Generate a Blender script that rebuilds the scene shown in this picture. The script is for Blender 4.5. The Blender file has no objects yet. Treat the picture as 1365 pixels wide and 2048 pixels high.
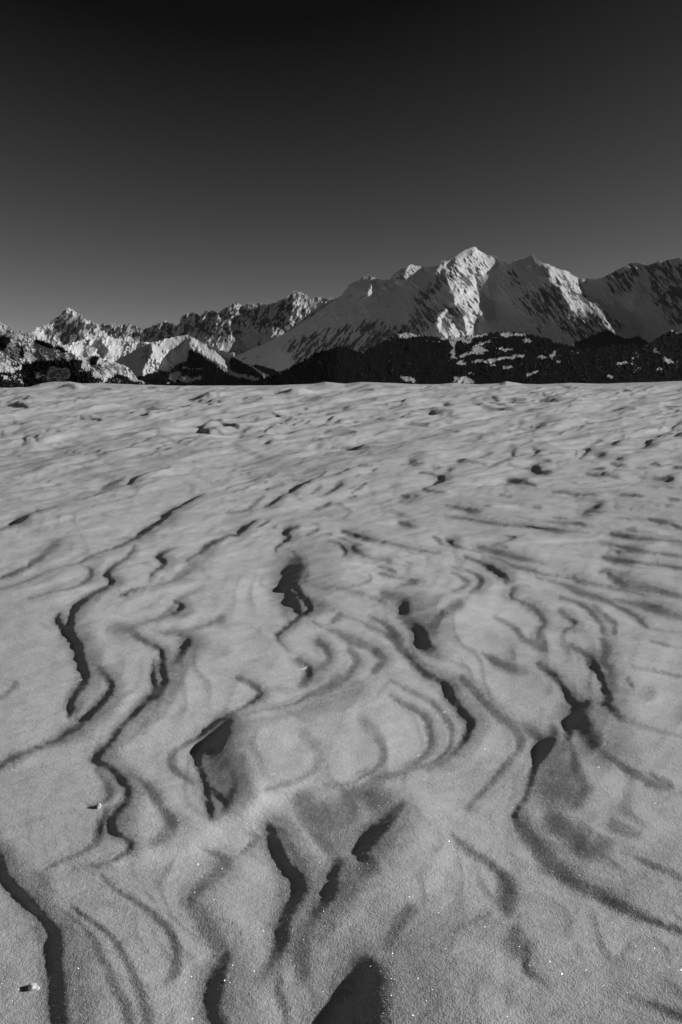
import bpy, math
import numpy as np

# ---------------------------------------------------------------- camera, sky, sun
scene = bpy.context.scene
COL = scene.collection
F = 1365.0                      # focal length in photograph pixels (24 mm on a 36 mm tall frame)
CU, CV = 682.5, 1024.0
HORIZON_V = 745.0
PITCH = math.atan((CV - HORIZON_V) / F)
EYE = 1.6
SUN_AZ = math.radians(88)       # clockwise from the view direction (+Y) towards +X
SUN_EL = math.radians(21)

cam_data = bpy.data.cameras.new('camera')
cam = bpy.data.objects.new('camera', cam_data)
COL.objects.link(cam)
cam.location = (0, 0, EYE)
cam.rotation_euler = (math.radians(90) - PITCH, 0, 0)
cam_data.sensor_fit = 'VERTICAL'
cam_data.sensor_height = 36.0
cam_data.lens = 36.0 * F / 2048.0
cam_data.clip_start = 0.05
cam_data.clip_end = 90000
cam_data.dof.use_dof = True
cam_data.dof.focus_distance = 6.0
cam_data.dof.aperture_fstop = 9.0
scene.camera = cam
scene.cycles.diffuse_bounces = 2

world = bpy.data.worlds.new('World')
scene.world = world
world.use_nodes = True
wn, wl = world.node_tree.nodes, world.node_tree.links
wn.clear()
sky = wn.new('ShaderNodeTexSky')
sky.sky_type = 'NISHITA'
sky.sun_disc = False
sky.sun_elevation = SUN_EL
sky.sun_rotation = SUN_AZ
sky.altitude = 1800
sky.air_density = 1.0
sky.dust_density = 0.0
sky.ozone_density = 1.0
sep = wn.new('ShaderNodeSeparateColor')      # the red-filtered black and white film sees the red channel only
bp = wn.new('ShaderNodeMath'); bp.operation = 'SUBTRACT'; bp.inputs[1].default_value = SKY_BLACK = 0.95
flo = wn.new('ShaderNodeMath'); flo.operation = 'MAXIMUM'; flo.inputs[1].default_value = 0.04
con = wn.new('ShaderNodeMath'); con.operation = 'MULTIPLY'; con.inputs[1].default_value = 0.54
bg = wn.new('ShaderNodeBackground')
SKY_STRENGTH = 0.09
bg.inputs['Strength'].default_value = SKY_STRENGTH
wo = wn.new('ShaderNodeOutputWorld')
wl.new(sky.outputs['Color'], sep.inputs['Color'])
wl.new(sep.outputs['Red'], bp.inputs[0])
wl.new(bp.outputs[0], flo.inputs[0])
wl.new(flo.outputs[0], con.inputs[0])
wl.new(con.outputs[0], bg.inputs['Color'])
wl.new(bg.outputs[0], wo.inputs['Surface'])

sun_data = bpy.data.lights.new('sun', 'SUN')
sun_data.energy = 3.55
sun_data.angle = math.radians(0.53)
sun_data.color = (1, 1, 1)
sun = bpy.data.objects.new('sun', sun_data)
COL.objects.link(sun)
sun.rotation_euler = (math.pi / 2 - SUN_EL, 0, -SUN_AZ + math.pi)
scene.view_settings.view_transform = 'Standard'
scene.view_settings.look = 'None'
scene.view_settings.exposure = 0
scene.view_settings.gamma = 1
scene.view_settings.use_curve_mapping = False

SX, SY, SZ = math.cos(SUN_EL) * math.sin(SUN_AZ), math.cos(SUN_EL) * math.cos(SUN_AZ), math.sin(SUN_EL)

# ---------------------------------------------------------------- numpy helpers
rng = np.random.default_rng(7)

def ray_yz(v):
    yc = -(np.asarray(v, float) - CV) / F
    return math.cos(PITCH) + yc * math.sin(PITCH), -math.sin(PITCH) + yc * math.cos(PITCH)

def spectral(shape, lo, hi, beta=1.0, ang=0.0, stretch=1.0, seed=0):
    """band-limited random relief (unit variance); lo/hi = wavelengths in cells, stretched along ang"""
    h, w = shape
    H, W = h + h % 2, w + w % 2
    r = np.random.default_rng(seed)
    n = np.fft.rfft2(r.standard_normal((H, W)))
    ky = np.fft.fftfreq(H)[:, None]; kx = np.fft.rfftfreq(W)[None, :]
    c, s = math.cos(ang), math.sin(ang)
    a = (kx * c + ky * s) * stretch; b = -kx * s + ky * c
    k = np.sqrt(a * a + b * b) + 1e-9
    filt = k ** (-beta) * np.exp(-(k * lo) ** 2) * (1 - np.exp(-(k * hi) ** 2))
    out = np.fft.irfft2(n * filt, (H, W))[:h, :w]
    return out / out.std()

def smoothstep(a, b, x):
    t = np.clip((x - a) / (b - a), 0, 1)
    return t * t * (3 - 2 * t)

def catmull(P, sub=4):
    P = np.asarray(P, float)
    if len(P) < 3: 
        return P
    Q = np.vstack([2 * P[0] - P[1], P, 2 * P[-1] - P[-2]])
    out = []
    for i in range(1, len(Q) - 2):
        p0, p1, p2, p3 = Q[i - 1], Q[i], Q[i + 1], Q[i + 2]
        for j in range(sub):
            t = j / sub
            out.append(0.5 * ((2 * p1) + (-p0 + p2) * t + (2 * p0 - 5 * p1 + 4 * p2 - p3) * t * t + (-p0 + 3 * p1 - 3 * p2 + p3) * t ** 3))
    out.append(Q[-2])
    out = np.array(out)
    out[:, 2:] = np.maximum(out[:, 2:], 0)
    return out

def draw_stroke(K, U, V, WU, WV, pts, soft=0.45, minw=2.6, cap=True):
    """pts: rows of (u, v, width, amount); K = strongest of what is there and the stroke"""
    P = catmull(pts)
    segs = []
    w = P[:, 2]
    scale = np.minimum(1, w / minw) ** 0.7
    P[:, 3] *= scale
    P[:, 2] = np.maximum(w, minw)
    n = len(P)
    u0, u1 = P[:, 0].min(), P[:, 0].max(); v0, v1 = P[:, 1].min(), P[:, 1].max()
    m = P[:, 2].max() + 6
    for i in range(n - 1):
        a, b = P[i], P[i + 1]
        r = max(a[2], b[2]) * 0.5 * (1 + soft) + 4
        i0, i1 = np.searchsorted(U, (min(a[0], b[0]) - r, max(a[0], b[0]) + r))
        j0, j1 = np.searchsorted(V, (min(a[1], b[1]) - r, max(a[1], b[1]) + r))
        if i1 <= i0 or j1 <= j0:
            continue
        x = U[None, i0:i1] + WU[j0:j1, i0:i1]; y = V[j0:j1, None] + WV[j0:j1, i0:i1]
        dx, dy = b[0] - a[0], b[1] - a[1]
        L2 = dx * dx + dy * dy + 1e-9
        t = np.clip(((x - a[0]) * dx + (y - a[1]) * dy) / L2, 0, 1)
        d = np.hypot(x - a[0] - t * dx, y - a[1] - t * dy)
        ww = (a[2] + (b[2] - a[2]) * t) * 0.5
        kk = (a[3] + (b[3] - a[3]) * t)
        # fade at open ends
        val = kk * (1 - smoothstep(1 - soft, 1 + soft, d / ww))
        K[j0:j1, i0:i1] = np.maximum(K[j0:j1, i0:i1], val)

def poly_mask(poly, UU, VV):
    poly = np.asarray(poly, float)
    inside = np.zeros(UU.shape, bool)
    b = (UU > poly[:, 0].min()) & (UU < poly[:, 0].max()) & (VV > poly[:, 1].min()) & (VV < poly[:, 1].max())
    x, y = UU[b], VV[b]
    ins = np.zeros(x.shape, bool)
    n = len(poly)
    for i in range(n):
        x1, y1 = poly[i]; x2, y2 = poly[(i + 1) % n]
        if y1 == y2: continue
        c = ((y1 > y) != (y2 > y)) & (x < (x2 - x1) * (y - y1) / (y2 - y1) + x1)
        ins ^= c
    inside[b] = ins
    return inside

def bilin(A, x, y):
    h, w = A.shape
    x = np.clip(x, 0, w - 1.001); y = np.clip(y, 0, h - 1.001)
    i = x.astype(int); j = y.astype(int); fx = x - i; fy = y - j
    return (A[j, i] * (1 - fx) + A[j, i + 1] * fx) * (1 - fy) + (A[j + 1, i] * (1 - fx) + A[j + 1, i + 1] * fx) * fy

def blur(A, s):
    h, w = A.shape
    P = np.pad(A, int(3 * s) + 1, mode='edge')
    ky = np.fft.fftfreq(P.shape[0])[:, None]; kx = np.fft.rfftfreq(P.shape[1])[None, :]
    o = np.fft.irfft2(np.fft.rfft2(P) * np.exp(-2 * (math.pi * s) ** 2 * (kx ** 2 + ky ** 2)), P.shape)
    m = int(3 * s) + 1
    return o[m:m + h, m:m + w]

def grid_mesh(name, X, Y, Z, mat, attrs=None, smooth=True, flip=False):
    rows, cols = X.shape
    nv = rows * cols
    co = np.stack([X, Y, Z], -1).reshape(-1, 3).astype(np.float32)
    idx = np.arange(nv).reshape(rows, cols)
    a, b, c, d = idx[:-1, :-1], idx[:-1, 1:], idx[1:, 1:], idx[1:, :-1]
    q = np.stack([a, d, c, b] if not flip else [a, b, c, d], -1).reshape(-1, 4)
    me = bpy.data.meshes.new(name)
    me.vertices.add(nv); me.vertices.foreach_set('co', co.ravel())
    me.loops.add(q.size); me.loops.foreach_set('vertex_index', q.ravel().astype(np.int32))
    me.polygons.add(len(q))
    me.polygons.foreach_set('loop_start', np.arange(0, q.size, 4, dtype=np.int32))
    me.polygons.foreach_set('use_smooth', np.full(len(q), smooth))
    me.update(calc_edges=True)
    for k, A in (attrs or {}).items():
        at = me.attributes.new(k, 'FLOAT', 'POINT')
        at.data.foreach_set('value', np.asarray(A, np.float32).ravel())
    me.materials.append(mat)
    o = bpy.data.objects.new(name, me)
    COL.objects.link(o)
    return o

def poly_mesh(name, verts, faces_flat, face_size, mat, smooth=False):
    me = bpy.data.meshes.new(name)
    verts = np.asarray(verts, np.float32)
    me.vertices.add(len(verts)); me.vertices.foreach_set('co', verts.ravel())
    q = np.asarray(faces_flat, np.int32)
    me.loops.add(q.size); me.loops.foreach_set('vertex_index', q.ravel())
    me.polygons.add(q.size // face_size)
    me.polygons.foreach_set('loop_start', np.arange(0, q.size, face_size, dtype=np.int32))
    me.polygons.foreach_set('use_smooth', np.full(q.size // face_size, smooth))
    me.update(calc_edges=True)
    me.materials.append(mat)
    return me

# ---------------------------------------------------------------- materials
def new_mat(name):
    m = bpy.data.materials.new(name); m.use_nodes = True
    nt = m.node_tree
    return m, nt, nt.nodes['Principled BSDF']

def N(nt, kind, **kw):
    n = nt.nodes.new(kind)
    for k, v in kw.items():
        if k.startswith('i_'):
            n.inputs[k[2:].replace('_', ' ')].default_value = v
        else:
            setattr(n, k, v)
    return n

def snow_material():
    m, nt, p = new_mat('wind_packed_snow')
    tc = N(nt, 'ShaderNodeTexCoord')
    p.inputs['Roughness'].default_value = 0.55
    p.inputs['Specular IOR Level'].default_value = 0.25
    g1 = N(nt, 'ShaderNodeTexNoise', i_Scale=210.0, i_Detail=2.0, i_Roughness=0.6)
    g2 = N(nt, 'ShaderNodeTexNoise', i_Scale=70.0, i_Detail=3.0, i_Roughness=0.6)
    mp = N(nt, 'ShaderNodeMapping')
    mp.inputs['Rotation'].default_value = (0, 0, math.radians(-35))
    mp.inputs['Scale'].default_value = (1.0, 3.0, 1.0)
    g3 = N(nt, 'ShaderNodeTexNoise', i_Scale=9.0, i_Detail=3.0, i_Roughness=0.62)
    for g in (g1, g2):
        nt.links.new(tc.outputs['Object'], g.inputs['Vector'])
    nt.links.new(tc.outputs['Object'], mp.inputs['Vector'])
    nt.links.new(mp.outputs['Vector'], g3.inputs['Vector'])
    b1 = N(nt, 'ShaderNodeBump', i_Strength=1.0, i_Distance=GRAIN[0])
    b2 = N(nt, 'ShaderNodeBump', i_Strength=1.0, i_Distance=GRAIN[1])
    b3 = N(nt, 'ShaderNodeBump', i_Strength=1.0, i_Distance=GRAIN[2])
    nt.links.new(g1.outputs['Fac'], b1.inputs['Height'])
    nt.links.new(g2.outputs['Fac'], b2.inputs['Height'])
    nt.links.new(g3.outputs['Fac'], b3.inputs['Height'])
    nt.links.new(b3.outputs['Normal'], b2.inputs['Normal'])
    nt.links.new(b2.outputs['Normal'], b1.inputs['Normal'])
    nt.links.new(b1.outputs['Normal'], p.inputs['Normal'])
    # old hard crust is a little greyer than the fresh drift
    g4 = N(nt, 'ShaderNodeTexNoise', i_Scale=2.2, i_Detail=4.0)
    nt.links.new(mp.outputs['Vector'], g4.inputs['Vector'])
    mr = N(nt, 'ShaderNodeMapRange'); mr.inputs['From Min'].default_value = .35; mr.inputs['From Max'].default_value = .65
    mr.inputs['To Min'].default_value = .70; mr.inputs['To Max'].default_value = .77
    nt.links.new(g4.outputs['Fac'], mr.inputs['Value'])
    cc = N(nt, 'ShaderNodeCombineColor')
    for k in ('Red', 'Green', 'Blue'): nt.links.new(mr.outputs[0], cc.inputs[k])
    nt.links.new(cc.outputs[0], p.inputs['Base Color'])
    return m

def mountain_material(name, scale, snow=.75, rock=.10, forest=.012):
    """snow where the 'rock' attribute is low, bare rock where high, dark conifer forest where 'forest' is high"""
    m, nt, p = new_mat(name)
    p.inputs['Roughness'].default_value = 0.85
    p.inputs['Specular IOR Level'].default_value = 0.1
    tc = N(nt, 'ShaderNodeTexCoord')
    def attr(n):
        a = N(nt, 'ShaderNodeAttribute'); a.attribute_name = n; return a.outputs['Fac']
    n1 = N(nt, 'ShaderNodeTexNoise', i_Scale=scale, i_Detail=8.0, i_Roughness=0.65)
    nt.links.new(tc.outputs['Object'], n1.inputs['Vector'])
    add = N(nt, 'ShaderNodeMath', operation='ADD'); sub = N(nt, 'ShaderNodeMath', operation='SUBTRACT'); sub.inputs[1].default_value = 0.5
    nt.links.new(n1.outputs['Fac'], sub.inputs[0])
    nt.links.new(sub.outputs[0], add.inputs[0]); nt.links.new(attr('rock'), add.inputs[1])
    r = N(nt, 'ShaderNodeMapRange'); r.inputs['From Min'].default_value = .40; r.inputs['From Max'].default_value = .60
    nt.links.new(add.outputs[0], r.inputs['Value'])
    mix = N(nt, 'ShaderNodeMix', data_type='FLOAT'); mix.inputs[2].default_value = snow
    rk = N(nt, 'ShaderNodeMapRange'); rk.inputs['From Min'].default_value = .3; rk.inputs['From Max'].default_value = .7
    rk.inputs['To Min'].default_value = rock * .6; rk.inputs['To Max'].default_value = rock * 1.5
    n2 = N(nt, 'ShaderNodeTexNoise', i_Scale=scale * 1.7, i_Detail=6.0, i_Roughness=0.7)
    nt.links.new(tc.outputs['Object'], n2.inputs['Vector']); nt.links.new(n2.outputs['Fac'], rk.inputs['Value'])
    nt.links.new(rk.outputs[0], mix.inputs[3]); nt.links.new(r.outputs[0], mix.inputs[0])
    add2 = N(nt, 'ShaderNodeMath', operation='ADD')
    sc2 = N(nt, 'ShaderNodeMath', operation='MULTIPLY'); sc2.inputs[1].default_value = 0.9
    s2 = N(nt, 'ShaderNodeMath', operation='SUBTRACT'); s2.inputs[1].default_value = 0.5
    nt.links.new(n2.outputs['Fac'], s2.inputs[0]); nt.links.new(s2.outputs[0], sc2.inputs[0])
    nt.links.new(sc2.outputs[0], add2.inputs[0]); nt.links.new(attr('forest'), add2.inputs[1])
    fr = N(nt, 'ShaderNodeMapRange'); fr.inputs['From Min'].default_value = .44; fr.inputs['From Max'].default_value = .56
    nt.links.new(add2.outputs[0], fr.inputs['Value'])
    mix2 = N(nt, 'ShaderNodeMix', data_type='FLOAT'); mix2.inputs[3].default_value = forest
    nt.links.new(mix.outputs[0], mix2.inputs[2]); nt.links.new(fr.outputs[0], mix2.inputs[0])
    cc = N(nt, 'ShaderNodeCombineColor')
    for k in ('Red', 'Green', 'Blue'): nt.links.new(mix2.outputs[0], cc.inputs[k])
    nt.links.new(cc.outputs[0], p.inputs['Base Color'])
    return m

def plain_material(name, v, rough=.7):
    m, nt, p = new_mat(name)
    t = N(nt, 'ShaderNodeTexCoord')
    n = N(nt, 'ShaderNodeTexNoise', i_Scale=3.0, i_Detail=4.0)
    nt.links.new(t.outputs['Object'], n.inputs['Vector'])
    r = N(nt, 'ShaderNodeMapRange'); r.inputs['To Min'].default_value = v * .75; r.inputs['To Max'].default_value = min(1, v * 1.25)
    nt.links.new(n.outputs['Fac'], r.inputs['Value'])
    cc = N(nt, 'ShaderNodeCombineColor')
    for k in ('Red', 'Green', 'Blue'): nt.links.new(r.outputs[0], cc.inputs[k])
    nt.links.new(cc.outputs[0], p.inputs['Base Color'])
    p.inputs['Roughness'].default_value = rough
    p.inputs['Specular IOR Level'].default_value = 0.2
    return m

GRAIN = (0.0021, 0.0018, 0.0065)
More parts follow.
